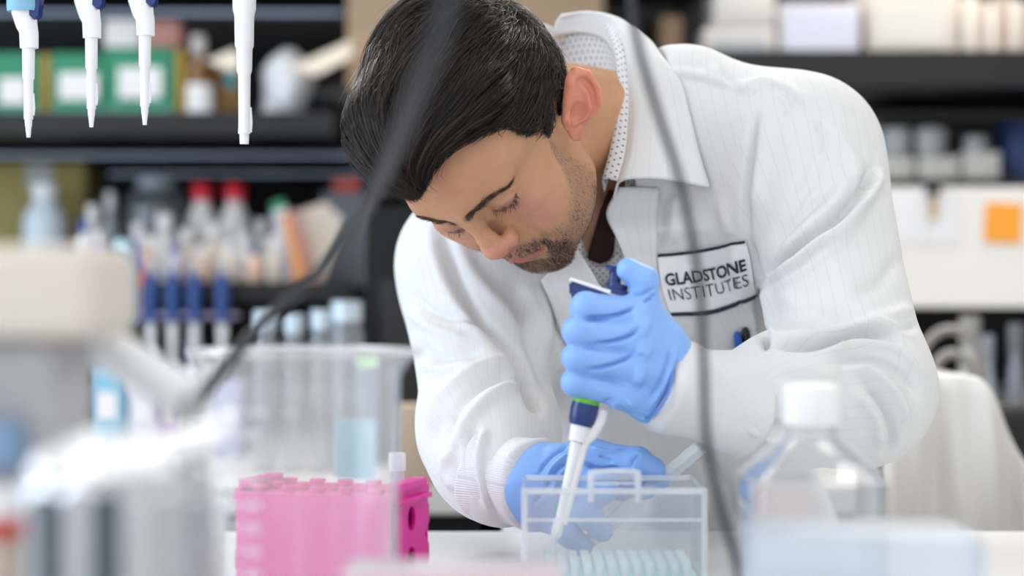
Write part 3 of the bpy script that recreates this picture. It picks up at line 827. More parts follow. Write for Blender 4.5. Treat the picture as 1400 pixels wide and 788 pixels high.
def cuff(a, b, ra, rb, ecc=1.0):
    a, b = np.asarray(a), np.asarray(b); ax = b - a; L = np.linalg.norm(ax); ax = ax / L
    u = np.cross(ax, [0, 0, 1.0]); u /= np.linalg.norm(u); w_ = np.cross(ax, u)
    nr, ns = 26, 72; V, st = [], []
    for i in range(nr):
        t = i / (nr - 1); r = ra + (rb - ra) * t + .0016 * math.sin(t * 9) + .0025 * math.exp(-((t - .0) / .08) ** 2)
        if i >= nr - 3: r -= .0015 * (i - nr + 4) ** 1.5
        for j in range(ns):
            th = 2 * math.pi * j / ns
            wob = 1 + .03 * math.sin(3 * th + 4 * t) + .02 * math.sin(5 * th - 9 * t)
            V.append(a + ax * (L * t) + r * wob * (math.cos(th) * u + ecc * math.sin(th) * w_))
            st.append((th * .034 if j < ns else 0, L * t, 0))
    Fq = [(i * ns + j, i * ns + (j + 1) % ns, (i + 1) * ns + (j + 1) % ns, (i + 1) * ns + j) for i in range(nr - 1) for j in range(ns)]
    me = mesh_np('knit_cuff', np.array(V), Fq)
    at = me.attributes.new('st', 'FLOAT_VECTOR', 'POINT'); at.data.foreach_set('vector', np.array(st, np.float32).ravel())
    o = pchild(link('knit_cuff', me, knit_mat, smooth=True), coat)
    md = o.modifiers.new('thick', 'SOLIDIFY'); md.thickness = .003; md.offset = -1
    return o
cuff(LCU0 + (LCU0 - LCU1) * .18, LCU1, .0395, .0365)
cuff(RCU0 + (RCU0 - RCU1) * .18, RCU1, .040, .0365)

# ------------------------------------------------------------------ gloves
glove_mat = mat('nitrile_blue', (.25, .45, .86), rough=.42, spec=.4, sss=.15, sssr=(.3, .5, 1), bump=.05, varscale=260)
def hand_sdf(fingers, palm, thumb, kf=.0018, kp=.010):
    def fn(p):
        d = None
        for pts, rs in fingers:
            c = chain(p, pts, rs, .004)
            d = c if d is None else smin(d, c, kf)
        pm = None
        for pts, rs in palm:
            c = chain(p, pts, rs, .006)
            pm = c if pm is None else smin(pm, c, .012)
        d = smin(d, pm, kp)
        d = smin(d, chain(p, *thumb, .004), .008)
        return d
    return fn
def glove(name, fn, pts, step, fl):
    P_ = np.array(pts); lo, hi = P_.min(0) - .045, P_.max(0) + .045
    ax = [axis_spans([(lo[i], hi[i], step)]) for i in range(3)]
    v, q = surfnets(fn, *ax)
    fl = [(f[0], f[1] * .75, f[2] * 2.2) for f in fl]
    me = mesh_np(name, v, q); folds(me, fl)
    return pchild(link(name, me, glove_mat, smooth=True))
def J(l, y0): return [PP(u, v, y0 + d) for u, v, d in l]
Y1 = 1.245
LF = [(J([(872, 430, -.010), (800, 419, -.024), (797, 424, .010), (816, 430, .028)], Y1), [.0128, .0108, .0098, .0088]),
      (J([(880, 464, -.014), (789, 453, -.028), (791, 459, .010), (810, 466, .030)], Y1), [.0130, .0112, .0100, .0090]),
      (J([(876, 502, -.012), (788, 489, -.026), (791, 494, .010), (810, 498, .028)], Y1), [.0126, .0108, .0098, .0088]),
      (J([(858, 540, -.006), (786, 523, -.018), (792, 528, .010), (808, 532, .025)], Y1), [.0112, .0102, .0092, .0082])]
LW = (915, 522, .028)
LPALM = [(J([(872, 430, -.008), (906, 472, .006), LW], Y1), [.0125, .0185, .0245]),
         (J([(880, 464, -.012), (912, 498, .004), LW], Y1), [.0130, .0195, .0255]),
         (J([(876, 502, -.010), (905, 522, .008), LW], Y1), [.0125, .0195, .0255]),
         (J([(858, 540, -.004), (885, 545, .012), LW], Y1), [.0112, .0180, .0245]),
         (J([LW, (985, 548, .055)], Y1), [.0255, .0265])]
LTH = (J([(898, 462, .012), (881, 412, .004), (880, 384, -.002), (859, 369, -.006)], Y1), [.0170, .0112, .0114, .0094])
LFOLDS = [([(800, 436), (840, 433), (868, 420)], 3.5, -1.6), ([(803, 473), (845, 466), (875, 450)], 3.5, -1.6), ([(801, 508), (835, 500), (866, 484)], 3.5, -1.6),
          ([(880, 412), (889, 408), (897, 402)], 2.5, -.9), ([(862, 402), (880, 401), (895, 394)], 2.5, -.8),
          ([(925, 480), (912, 520), (888, 560)], 3, .8), ([(917, 476), (905, 515), (885, 548)], 3, -.8), ([(928, 492), (918, 530), (893, 568)], 2.5, -.9),
          ([(845, 556), (862, 566), (885, 572)], 3, -.9), ([(858, 548), (868, 558)], 3, .8), ([(822, 552), (835, 546)], 2.5, -.7), ([(828, 560), (842, 553)], 2.5, .7),
          ([(864, 440), (890, 450)], 16, 1.2), ([(870, 478), (890, 486)], 14, 1.0), ([(866, 516), (880, 520)], 14, 1.0)]
LH = glove('glove', hand_sdf(LF, LPALM, LTH), [p for f in LF for p in f[0]] + [p for f in LPALM for p in f[0]] + LTH[0], .0013, LFOLDS)
Y2 = 1.33
RF = [(J([(806, 625, -.005), (872, 631, -.030), (892, 644, -.025), (902, 655, -.012)], Y2), [.0138, .0112, .0100, .0088]),
      (J([(797, 652, -.010), (826, 668, -.035), (812, 682, -.028), (800, 688, -.016)], Y2), [.0136, .0110, .0100, .0090]),
      (J([(779, 683, -.005), (803, 704, -.030), (823, 726, -.028)], Y2), [.0128, .0108, .0092]),
      (J([(760, 706, .004), (776, 730, -.016), (796, 747, -.018)], Y2), [.0118, .0100, .0088])]
RW = (733, 664, .025)
RPALM = [(J([(806, 625, -.003), (768, 640, .006), RW], Y2), [.0135, .0185, .029]), (J([(797, 652, -.008), (765, 655, .004), RW], Y2), [.0135, .0195, .030]),
         (J([(779, 683, -.003), (756, 676, .008), RW], Y2), [.0125, .0190, .030]), (J([(760, 706, .006), (746, 692, .014), RW], Y2), [.0118, .0180, .029]),
         (J([RW, (700, 655, .065)], Y2), [.0305, .030])]
RTH = (J([(770, 650, .035), (825, 662, .025), (858, 668, .010), (884, 668, -.004)], Y2), [.016, .0118, .0105, .0090])
RFOLDS = [([(735, 650), (752, 626), (778, 609)], 2.5, -.9), ([(742, 662), (757, 637), (779, 620)], 2.5, .8), ([(745, 672), (758, 646), (776, 630)], 2.5, -1.0),
          ([(752, 680), (762, 655), (775, 640)], 2.5, .8), ([(730, 690), (745, 672)], 2.5, -.8), ([(800, 634), (822, 642), (845, 640)], 3, -1.6), ([(862, 640), (866, 628), (874, 622)], 2.5, -.8),
          ([(808, 612), (830, 618), (850, 616)], 2.5, .8), ([(818, 622), (838, 632)], 2.5, -.8)]
RH = glove('glove', hand_sdf(RF, RPALM, RTH), [p for f in RF for p in f[0]] + [p for f in RPALM for p in f[0]] + RTH[0], .0014, RFOLDS)

def hem(a, b, r, at=.0):
    a, b = np.asarray(a), np.asarray(b); ax = (b - a) / np.linalg.norm(b - a); u = np.cross(ax, [0, 0, 1.0]); u /= np.linalg.norm(u); w_ = np.cross(ax, u)
    c = b + ax * at
    p = [c + r * (1 + .02 * math.sin(3 * t)) * (math.cos(t) * u + math.sin(t) * w_) for t in np.linspace(0, 2 * math.pi, 60)]
    pchild(B().tube(p, .0011, 8, cap=False).build('glove_hem', mat('hem_blue', (.10, .25, .68), rough=.45), smooth=True))
hem(LCU0, LCU1, .0322, .001); hem(RCU0, RCU1, .0322, .001)

# ------------------------------------------------------------------ shirt and collars
def dotted():
    m = bpy.data.materials.new('dotted_shirt'); m.use_nodes = True; nt = m.node_tree; b = nt.nodes['Principled BSDF']
    at = nt.nodes.new('ShaderNodeAttribute'); at.attribute_name = 'st'
    mp = nt.nodes.new('ShaderNodeMapping'); mp.inputs['Rotation'].default_value = (0, 0, math.radians(45)); mp.inputs['Scale'].default_value = (210, 210, 0)
    vf = nt.nodes.new('ShaderNodeVectorMath'); vf.operation = 'FRACTION'
    vs = nt.nodes.new('ShaderNodeVectorMath'); vs.operation = 'SUBTRACT'; vs.inputs[1].default_value = (.5, .5, 0)
    ln = nt.nodes.new('ShaderNodeVectorMath'); ln.operation = 'LENGTH'
    lt = nt.nodes.new('ShaderNodeMath'); lt.operation = 'LESS_THAN'; lt.inputs[1].default_value = .17
    nt.links.new(at.outputs['Vector'], mp.inputs[0]); nt.links.new(mp.outputs[0], vf.inputs[0]); nt.links.new(vf.outputs[0], vs.inputs[0])
    sx = nt.nodes.new('ShaderNodeSeparateXYZ'); cx = nt.nodes.new('ShaderNodeCombineXYZ')
    nt.links.new(vs.outputs[0], sx.inputs[0]); nt.links.new(sx.outputs[0], cx.inputs[0]); nt.links.new(sx.outputs[1], cx.inputs[1]); nt.links.new(cx.outputs[0], ln.inputs[0])
    nt.links.new(ln.outputs['Value'], lt.inputs[0])
    mx = nt.nodes.new('ShaderNodeMix'); mx.data_type = 'RGBA'; mx.inputs[6].default_value = (.72, .72, .73, 1); mx.inputs[7].default_value = (.05, .06, .12, 1)
    nt.links.new(lt.outputs[0], mx.inputs[0]); nt.links.new(mx.outputs[2], b.inputs['Base Color']); b.inputs['Roughness'].default_value = .8
    return m
dot_mat = dotted()
def shirt_sdf(p):
    d = trunk(p, .011)
    d = ssub(d, capsule(p, NC - CAX * .03, NC + CAX * .2, .080, .095), .006)
    d = ssub(d, chain(p, [VEE[0], VEE[1] + (VEE[2] - VEE[1]) * .5], [.024, .013]), .006)
    return d
def build_shirt():
    xs = axis_spans([(-.2, -.05, .02), (-.05, .25, .004), (.25, .42, .02)]); ys = axis_spans([(1.6, 2.05, .004), (2.05, 2.5, .03)])
    zs = axis_spans([(.8, 1.02, .02), (1.02, 1.42, .004)])
    v, q = surfnets(shirt_sdf, xs, ys, zs, slack=1.8)
    me = mesh_np('shirt', v, q)
    a = me.attributes.new('st', 'FLOAT_VECTOR', 'POINT')
    a.data.foreach_set('vector', np.c_[v[:, 0] * 1.1, v[:, 2] * 1.1, v[:, 1] * 0].astype(np.float32).ravel())
    return pchild(link('shirt', me, dot_mat, smooth=True))
shirt = build_shirt()
SAG = (LSH - RSH) / np.linalg.norm(LSH - RSH)               # across the shoulders
def mirror(g):
    g = np.asarray(g); return g - 2 * ((g - NC) @ SAG)[..., None] * SAG
def front(u, v_, off, ydef):
    p, n = onto(COAT_BVH, u, v_, off)
    yd = PP(u, v_, ydef)[1]
    if p is None or p[1] > yd + .08 or p[1] < yd - .12: return PP(u, v_, ydef)
    return p
FOLD = [(849, 248, 1.555), (860, 205, 1.575), (864, 152, 1.60), (862, 102, 1.635), (854, 58, 1.67), (834, 27, 1.71), (800, 19, 1.745), (765, 24, 1.77)]
EDGE = [(975, 257, 1.56), (960, 212, 1.58), (946, 162, 1.60), (930, 114, 1.63), (910, 78, 1.67), (884, 52, 1.71), (845, 36, 1.76), (790, 34, 1.80)]
def coat_collar():
    fold = np.array([PP(*q) for q in FOLD])
    edge = np.array([front(q[0], q[1], .004, q[2]) if i < 5 else PP(*q) for i, q in enumerate(EDGE)])
    bul = np.array([-.1, -1, .6]); bul /= np.linalg.norm(bul)
    rows = [fold + np.array([-.006, .016, -.016]), fold + np.array([-.003, .005, -.003]), fold,
            fold * .88 + edge * .12 + bul * .005, fold * .5 + edge * .5 + bul * .008, edge]
    o = sheet('coat_collar', np.array(rows).transpose(1, 0, 2)[:, ::-1], 70, 26, coat_mat, None, .002); pchild(o, coat)
    o = sheet('coat_collar', mirror(np.array(rows)).transpose(1, 0, 2), 70, 26, coat_mat, None, .002); pchild(o, coat)
    return rows
_rows = coat_collar()
# shirt collar: the strip beside the neck and round the nape
SIN = [(824, 246, 1.575), (836, 198, 1.595), (844, 140, 1.62), (844, 92, 1.65), (839, 60, 1.68), (826, 36, 1.725), (798, 27, 1.76), (768, 33, 1.79)]
sin_ = np.array([PP(*q) for q in SIN]); fo_ = np.array([PP(q[0] - 1, q[1] + 1, q[2] + .006) for q in FOLD])
inn = [sin_ + np.array([-.004, .016, -.030]), sin_ + np.array([.0, .010, -.012]), sin_, (sin_ * .5 + fo_ * .5) + np.array([0, -.002, .001]), fo_]
low = np.array([PP(u, v_, y) for u, v_, y in [(826, 262, 1.59), (838, 225, 1.615), (846, 170, 1.64), (848, 124, 1.67), (850, 112, 1.70), (838, 104, 1.745), (806, 108, 1.79), (772, 112, 1.82)]])
o = sheet('shirt_collar', np.array([low, (low + sin_) / 2 + np.array([0, .004, 0]), sin_, (sin_ * .5 + fo_ * .5) + np.array([0, -.002, .001]), fo_]), 16, 60, dot_mat, None, .0012); pchild(o, shirt)
o = sheet('shirt_collar', mirror(np.array([low, (low + sin_) / 2 + np.array([0, .004, 0]), sin_, (sin_ * .5 + fo_ * .5) + np.array([0, -.002, .001]), fo_])), 16, 60, dot_mat, None, .0012); pchild(o, shirt)
# folded lapel tip and front edge on his left, front edge on his right
def lapel(edge, inner, offe, offi, rows=4):
    """a strip of cloth whose inner side lies on the coat and whose edge stands a little proud of the opening"""
    g = []
    for (a, b) in zip(edge, inner):
        pin, n = onto(COAT_BVH, b[0], b[1], offi)
        yin = pin[1] / K
        r_ = []
        for t in np.linspace(0, 1, rows):
            q = P(b[0] + (a[0] - b[0]) * t, b[1] + (a[1] - b[1]) * t, yin - offe * t / K)
            hit, _ = onto(COAT_BVH, b[0] + (a[0] - b[0]) * t, b[1] + (a[1] - b[1]) * t, offi + .001)
            if hit is not None and hit[1] < q[1]: q = hit
            r_.append(q)
        g.append(r_)
    o = sheet('lapel', np.array(g)[:, ::-1], 24, 14, coat_mat, None, .002); pchild(o, coat)
lapel([(846, 256), (829, 291), (841, 322), (852, 350), (862, 392)], [(900, 256), (896, 290), (896, 322), (897, 352), (900, 392)], .010, .002)
lapel([(786, 336), (806, 366), (822, 394), (838, 424), (852, 462)], [(738, 384), (748, 410), (756, 436), (768, 462), (784, 490)], .012, .002)

body_bvh = bvh_of(body)
def vee_sheet():  # dark maroon sheet filling the neck opening
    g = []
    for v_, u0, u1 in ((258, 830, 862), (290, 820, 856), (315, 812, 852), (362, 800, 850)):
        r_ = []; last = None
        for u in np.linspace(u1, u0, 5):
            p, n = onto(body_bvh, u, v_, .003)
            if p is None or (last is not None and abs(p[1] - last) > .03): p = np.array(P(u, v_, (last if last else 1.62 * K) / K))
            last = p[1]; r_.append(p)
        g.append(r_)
    pchild(sheet('vee_sheet', np.array(g), 14, 12, mat('dark_maroon', (.035, .012, .010), rough=.8), None, .001))
vee_sheet()
# ------------------------------------------------------------------ breast badge and pens
badge_mat = mat('badge_cloth', (.84, .85, .87), rough=.7)
ink_mat = mat('badge_navy', (.015, .028, .045), rough=.7)
BADGE = np.array([[(899, 347), (960, 339), (1020, 328)], [(904, 389), (966, 381), (1028, 364)], [(918, 432), (975, 428), (1033, 406)]], float)
BTAB = np.array([catmull(BADGE[k], 41) for k in range(3)])
def badge_uv(s, t):
    """s, t in 0..1 across and down the badge -> position seen from the front"""
    x = min(max(s, 0), 1) * 40; i = min(int(x), 39); f = x - i
    R = BTAB[:, i] * (1 - f) + BTAB[:, i + 1] * f
    return (1 - t) * (1 - 2 * t) * R[0] + 4 * t * (1 - t) * R[1] + t * (2 * t - 1) * R[2]
def drape(me, off, bvh=None):
    """bend a flat mesh given in badge coordinates (s, t) onto the coat"""
    for v in me.vertices:
        u = badge_uv(v.co.x, v.co.y); p, n = onto(bvh or COAT_BVH, u[0], u[1], off + v.co.z)
        v.co = p
    me.update()
def flat_grid(s0, s1, t0, t1, nu, nv, name):
    v = [(s0 + (s1 - s0) * i / nu, t0 + (t1 - t0) * j / nv, 0) for j in range(nv + 1) for i in range(nu + 1)]
    f = [(j * (nu + 1) + i, j * (nu + 1) + i + 1, (j + 1) * (nu + 1) + i + 1, (j + 1) * (nu + 1) + i) for j in range(nv) for i in range(nu)]
    return mesh_np(name, v, f)
me = flat_grid(0, 1, 0, 1, 24, 16, 'name_badge'); drape(me, .0016)
badge = pchild(link('name_badge', me, badge_mat, smooth=True), coat)
for nm, t0, t1 in (('badge_border', .0, .055), ('badge_border', .945, 1.0)):
    me = flat_grid(0, 1, t0, t1, 40, 2, nm); drape(me, .0024)
    pchild(link(nm, me, ink_mat, smooth=True), coat)
def text_mesh(txt, bold=0, depth=0):
    c = bpy.data.curves.new('lettering', 'FONT'); c.body = txt; c.size = 1; c.offset = bold; c.resolution_u = 3; c.fill_mode = 'FRONT'
    o = bpy.data.objects.new('lettering', c); COL.objects.link(o); bpy.context.view_layer.update()
    me = bpy.data.meshes.new_from_object(o.evaluated_get(bpy.context.evaluated_depsgraph_get()))
    bpy.data.objects.remove(o); bpy.data.curves.remove(c)
    return me
def lettering(txt, s0, s1, t0, t1, bold, name):
    me = text_mesh(txt, bold)
    bm = bmesh.new(); bm.from_mesh(me); bmesh.ops.triangulate(bm, faces=bm.faces)
    bmesh.ops.subdivide_edges(bm, edges=[e for e in bm.edges if e.calc_length() > .25], cuts=2)
    bm.to_mesh(me); bm.free()
    xs = [v.co.x for v in me.vertices]; ys = [v.co.y for v in me.vertices]
    x0, x1, y0, y1 = min(xs), max(xs), min(ys), max(ys)
    for v in me.vertices: v.co = (s0 + (v.co.x - x0) / (x1 - x0) * (s1 - s0), t1 - (v.co.y - y0) / (y1 - y0) * (t1 - t0), 0)
    drape(me, .0026)
    me.name = name
    return pchild(link(name, me, ink_mat), coat)
lettering('GLADSTONE', .05, .95, .33, .53, .028, 'badge_lettering')
lettering('INSTITUTES', .055, .95, .58, .76, -.008, 'badge_lettering')
for nm, col, (u, v_), r in (('pen_cap', (.02, .10, .50), (1007, 466), .0036), ('pen_cap', (.012, .012, .014), (1018, 460), .0042)):
    p, n = onto(COAT_BVH, u, v_, .004)
    bq = B(); bq.tube([p + np.array([.004, .004, -.03]), p + np.array([.0, 0, 0]), p + np.array([-.001, -.001, .006]), p + np.array([-.002, -.001, .010])], [r, r, r * .95, r * .55], 14)
    o = bq.build('pen', mat('pen_' + str(int(col[2] * 100)), col, rough=.3), None, smooth=True)
    tag(o, 'blue pen tip in the coat breast pocket' if col[2] > .1 else 'black pen clipped in the coat breast pocket', 'pen')

# ------------------------------------------------------------------ pipettes
pip_white = mat('pipette_white', (.80, .81, .83), rough=.32, spec=.5, sss=.1)
pip_navy = mat('pipette_navy', (.012, .035, .16), rough=.28, spec=.5)
pip_green = mat('pipette_green', (.14, .50, .05), rough=.35)
tip_clear = clear('tip_plastic', haze=.88, hazecol=(.88, .91, .94), rough=.15)
def frame_from(a, b, side=(1, 0, 0)):
    """matrix whose z runs from a to b and x lies towards side"""
    z = (np.asarray(b) - np.asarray(a)); z = z / np.linalg.norm(z)
    x = np.array(side, float); x = x - z * (x @ z); x /= np.linalg.norm(x); y = np.cross(z, x)
    M = Matrix(((x[0], y[0], z[0], a[0]), (x[1], y[1], z[1], a[1]), (x[2], y[2], z[2], a[2]), (0, 0, 0, 1)))
    return M
PT, PTOP = PP(752, 768, 1.232), PP(843, 366, 1.252)
PL = np.linalg.norm(PTOP - PT)
pipette = thing('pipette', (0, 0, 0), 'white and navy pipette with a green band gripped in the gloved fist', 'pipette')
pipette.matrix_world = frame_from(PT, PTOP)
def zv(v): return (768 - v) / 402 * PL
px = (1.47 + (1.24 - 1.47) * .55) * K / F
B().lathe([(0, zv(768)), (.0006, zv(768)), (2.6 * px, zv(748)), (5.2 * px, zv(733)), (5.2 * px, zv(722)), (0, zv(722))], 20).build('disposable_tip', tip_clear, pipette, smooth=True)
B().lathe([(0, zv(734)), (7.4 * px, zv(734)), (7.8 * px, zv(720)), (7.4 * px, zv(712)), (5.8 * px, zv(709)), (6.2 * px, zv(690)), (7.4 * px, zv(640)), (9 * px, zv(606)), (0, zv(604))], 28).build('nose_cone', pip_white, pipette, smooth=True)
B().lathe([(0, zv(606)), (12 * px, zv(605)), (13.5 * px, zv(590)), (14.5 * px, zv(578)), (0, zv(576))], 28).build('lower_body', pip_white, pipette, smooth=True)
B().lathe([(0, zv(584)), (16 * px, zv(583)), (18.5 * px, zv(576)), (19.5 * px, zv(562)), (19 * px, zv(553)), (0, zv(552))], 32).build('collar_ring', pip_navy, pipette, smooth=True)
B().lathe([(0, zv(554)), (18.5 * px, zv(554)), (17.5 * px, zv(530)), (0, zv(529))], 32).build('colour_band', pip_green, pipette, smooth=True)
B().lathe([(0, zv(541)), (16 * px, zv(541)), (14 * px, zv(500)), (15 * px, zv(430)), (17 * px, zv(412)), (0, zv(410))], 32).build('handle', pip_white, pipette, smooth=True)
# ejector arm running beside the barrel
b = B()
pts = catmull([(24 * px, 0, zv(556)), (24 * px, 0, zv(570)), (17 * px, 0, zv(592)), (10.5 * px, 0, zv(606)), (9 * px, 0, zv(640)), (7.4 * px, 0, zv(700)), (7 * px, 0, zv(716))], 26)
for i in range(len(pts) - 1):
    pass
b.tube(pts, list(np.interp(np.linspace(0, 1, 26), [0, .3, .5, 1], [.0045, .005, .0036, .0028])), 12)
b.build('ejector_arm', pip_white, pipette, smooth=True)
# finger rest: navy wedge under a white cap, reaching out over the index finger
def pl_(u, v):  # a point of the head of the pipette given as seen from the front -> local x, z
    q = pipette.matrix_world.inverted() @ Vector(PP(u, v, 1.245)); return (q.x, q.z)
b = B(); b.prism([pl_(778, 384), pl_(779, 404), pl_(786, 411), pl_(830, 404), pl_(868, 424), pl_(868, 410), pl_(850, 404)], 1, -.011, .011)
bmesh.ops.bevel(b.bm, geom=list(b.bm.edges), offset=.0022, segments=2, affect='EDGES'); b.build('finger_rest', pip_navy, pipette, smooth=50)
b = B(); b.prism([pl_(779, 380), pl_(778, 384), pl_(846, 408), pl_(858, 412), pl_(856, 406), pl_(835, 398)], 1, -.0115, .0115)
bmesh.ops.bevel(b.bm, geom=list(b.bm.edges), offset=.0008, segments=1, affect='EDGES'); b.build('rest_cap', pip_white, pipette, smooth=50)
b = B(); c0 = pl_(842, 402)
b.lathe([(0, 0), (.0125, 0), (.0125, .004), (.0085, .005), (.008, .009), (0, .0095)], 28, c=(c0[0], 0, c0[1] - .001)); b.build('button_collar', pip_navy, pipette, smooth=True)
c1 = pl_(839, 392)
b = B(); b.lathe([(0, 0), (.0058, 0), (.0046, .007), (.0062, .0115), (.0098, .0128), (.0104, .0142), (.0096, .0155), (0, .0158)], 28, c=(c1[0], 0, c1[1])); b.build('plunger_button', pip_navy, pipette, smooth=True)
def hanging(u, vtip, y, scale, kind, label):
    """a pipette hanging tip down in the carousel over the bench"""
    t = P(u, vtip, y); o = thing('hanging_pipette', tuple(t), label, 'pipette', 'pipettes hanging tip down at upper left')
    k = y * K / F * scale
    def Lz(prof, nm, m, seg=28): return B().lathe([(r * k, z * k) for r, z in prof], seg).build(nm, m, o, smooth=True)
    if kind == 0:
        Lz([(0, 0), (2.6, 0), (4.0, 13), (4.3, 17), (0, 17)], 'tip_seat', pip_white)
        Lz([(0, 15), (4.6, 15), (5.2, 25), (0, 26)], 'tip_cone', pip_white)
        Lz([(0, 25), (6.3, 25), (6.3, 42), (6.6, 78), (8.2, 81), (8.6, 122), (0, 124)], 'nose_cone', pip_white)
        B().tube([(6.2 * k, 0, 30 * k), (6.6 * k, 0, 40 * k), (6.0 * k, 0, 60 * k)], [.0012, .0016, .0012], 8).build('ejector_rib', pip_white, o, smooth=True)
        # shoulder and handle, leaning to one side
        b = B(); prof = [(0, 122, 0), (12.5, 122, 1), (13, 143, 0.5), (14.5, 150, -2), (16.5, 168, -6), (18, 185, -8), (19, 215, -8), (20, 330, -8), (17, 350, -8), (0, 352, -8)]
        cs = {}
        b2 = B(); rings = []
        for r, z, dx in prof:
            if r == 0: rings.append([b2.bm.verts.new((dx * k, 0, z * k))]); continue
            rings.append([b2.bm.verts.new(((dx + r * math.cos(a)) * k, r * .9 * math.sin(a) * k, z * k)) for a in np.linspace(0, 2 * math.pi, 28, endpoint=False)])
        for A, C in zip(rings, rings[1:]):
            for i in range(28):
                j = (i + 1) % 28
                if len(A) == 1: b2.bm.faces.new((A[0], C[j], C[i]))
                elif len(C) == 1: b2.bm.faces.new((A[i], A[j], C[0]))
                else: b2.bm.faces.new((A[i], A[j], C[j], C[i]))
        b.bm.free(); b2.build('handle', pip_white, o, smooth=True)
        B().prism([(3.5 * k, 166 * k), (10 * k, 160 * k), (16 * k, 166 * k), (18.5 * k, 190 * k), (19 * k, 330 * k), (4 * k, 330 * k)], 1, -12 * k, 12 * k).build('ejector_lever', pip_navy, o, smooth=50)
    else:
        Lz([(0, 0), (6.2, 0), (6.6, 14), (0, 15)], 'tip_seat', pip_white)
        Lz([(0, 14), (8.5, 14), (8.0, 30), (8.6, 95), (10.6, 100), (11.2, 130), (13, 134), (13.6, 175), (16, 184), (17, 330), (0, 332)], 'nose_cone', pip_white)
        B().tube([(8.4 * k, 0, 16 * k), (8.8 * k, 0, 30 * k), (8.0 * k, 0, 50 * k)], [.0012, .0016, .0012], 8).build('ejector_rib', pip_white, o, smooth=True)
    return o
h = hanging(39, 188, 1.42, 1.0, 0, 'hanging white pipette wrapped in light blue tape, leftmost of four')
k = 1.42 * K / F
B().lathe([(21.5 * k, 172 * k), (22.5 * k, 178 * k), (22 * k, 230 * k), (20 * k, 230 * k), (20.5 * k, 174 * k), (21.5 * k, 172 * k)], 28, c=(-7 * k, 0, 0)).build('blue_tape', mat('blue_tape', (.22, .46, .66), rough=.6, var=.15, varscale=60), h, smooth=True)
hanging(125, 174, 1.42, 1.0, 0, 'hanging white pipette without tape, second from the left')
hanging(198, 171, 1.42, 1.0, 0, 'hanging white pipette in front of the last green box, third from left')
hanging(334, 197, 1.42, 1.0, 1, 'thick white hanging pipette shaft nearest to the man')
# the rail the four hang from, just above the picture
rail = thing('pipette_rail', tuple(P(190, -150, 1.42)), 'white rail that holds the hanging pipettes', 'rack')
B().box((0, 0, 0), (.30, .05, .012), .003).build('rail_bar', pip_white, rail)

# ================================================================== the room
wall_mat = mat('painted_wall', (.62, .62, .60), rough=.8, var=.05, varscale=4)
floor_mat = mat('vinyl_floor', (.42, .42, .42), rough=.35, var=.12, varscale=8)
ceil_mat = mat('ceiling_tile', (.78, .78, .76), rough=.9, var=.05, varscale=30)
lam_white = mat('white_laminate', (.80, .80, .80), rough=.35, var=.03, varscale=12)
black_mat = mat('black_metal', (.010, .010, .011), rough=.4, spec=.4)
dark_mat = mat('black_panel', (.008, .008, .009), rough=.6, spec=.25)
steel = mat('brushed_steel', (.46, .47, .50), rough=.22, metal=1, bump=.05, varscale=90)
def structure(name, c, d, m):
    o = B().box((0, 0, 0), d).build(name, m); o.location = c; o['kind'] = 'structure'; return o
structure('floor', (0, 1.5, -.02), (5.4, 5.6, .04), floor_mat)
structure('wall_back', (0, 4.25, 1.35), (5.4, .08, 2.7), wall_mat)
structure('wall_right', (2.66, 1.5, 1.35), (.08, 5.6, 2.7), wall_mat)
structure('ceiling', (0, 1.5, 2.72), (5.4, 5.6, .04), ceil_mat)
# left wall with the window that lets the daylight in
wl = bpy.data.objects.new('wall_left', None); COL.objects.link(wl); wl.location = (-2.66, 1.2, 0); wl['kind'] = 'structure'
for c, d in (((0, -1.75, 1.35), (.08, 1.5, 2.7)), ((0, 2.05, 1.35), (.08, 2.1, 2.7)), ((0, 0, .45), (.08, 2.0, .9)), ((0, 0, 2.6), (.08, 2.0, .2))):
    o = B().box((0, 0, 0), d).build('wall_panel', wall_mat, wl); o.location = c
win = bpy.data.objects.new('window_1', None); COL.objects.link(win); win.location = (-2.66, 1.2, 1.7); win['kind'] = 'structure'
b = B()
for c, d in (((0, -.98, 0), (.1, .04, 1.6)), ((0, .98, 0), (.1, .04, 1.6)), ((0, 0, 0), (.1, .04, 1.6)), ((0, 0, .78), (.1, 2, .04)), ((0, 0, -.78), (.1, 2, .04))): b.box(c, d)
b.build('window_frame', mat('white_paint', (.8, .8, .8), rough=.5), win)
for y in (-.49, .49): B().box((0, y, 0), (.006, .94, 1.52)).build('pane', clear('window_glass', haze=.0, rough=.02), win)
for lx, ly in ((0.95, 0.75), (-0.9, 0.9), (0.9, 3.1), (-0.9, 3.1)):
    t = thing('ceiling_lamp', (lx, ly, 2.57), 'long fluorescent ceiling lamp ' + ('over the bench at the right' if ly == 0.75 else 'over the bench at the left' if ly == 0.9 else 'over the back shelves at the right' if lx > 0 else 'over the back shelves at the left'), 'ceiling lamp', 'ceiling lamps')
    b = B(); b.box((0, 0, .07), (.66, 1.26, .10), .01); b.build('housing', mat('white_paint'), t)
# bench in front
bench = thing('lab_bench', (.1, 1.135, 0), 'white laboratory bench the man leans over', 'bench')
B().box((0, -.0, BENCH - .02), (2.9, 1.50, .04), .004).build('worktop', lam_white, bench)
for x in (-1.0, 0, 1.0): B().box((x, -.05, .43), (.9, 1.2, .86), .004).build('cabinet', mat('grey_cabinet', (.45, .46, .48), rough=.5), bench)
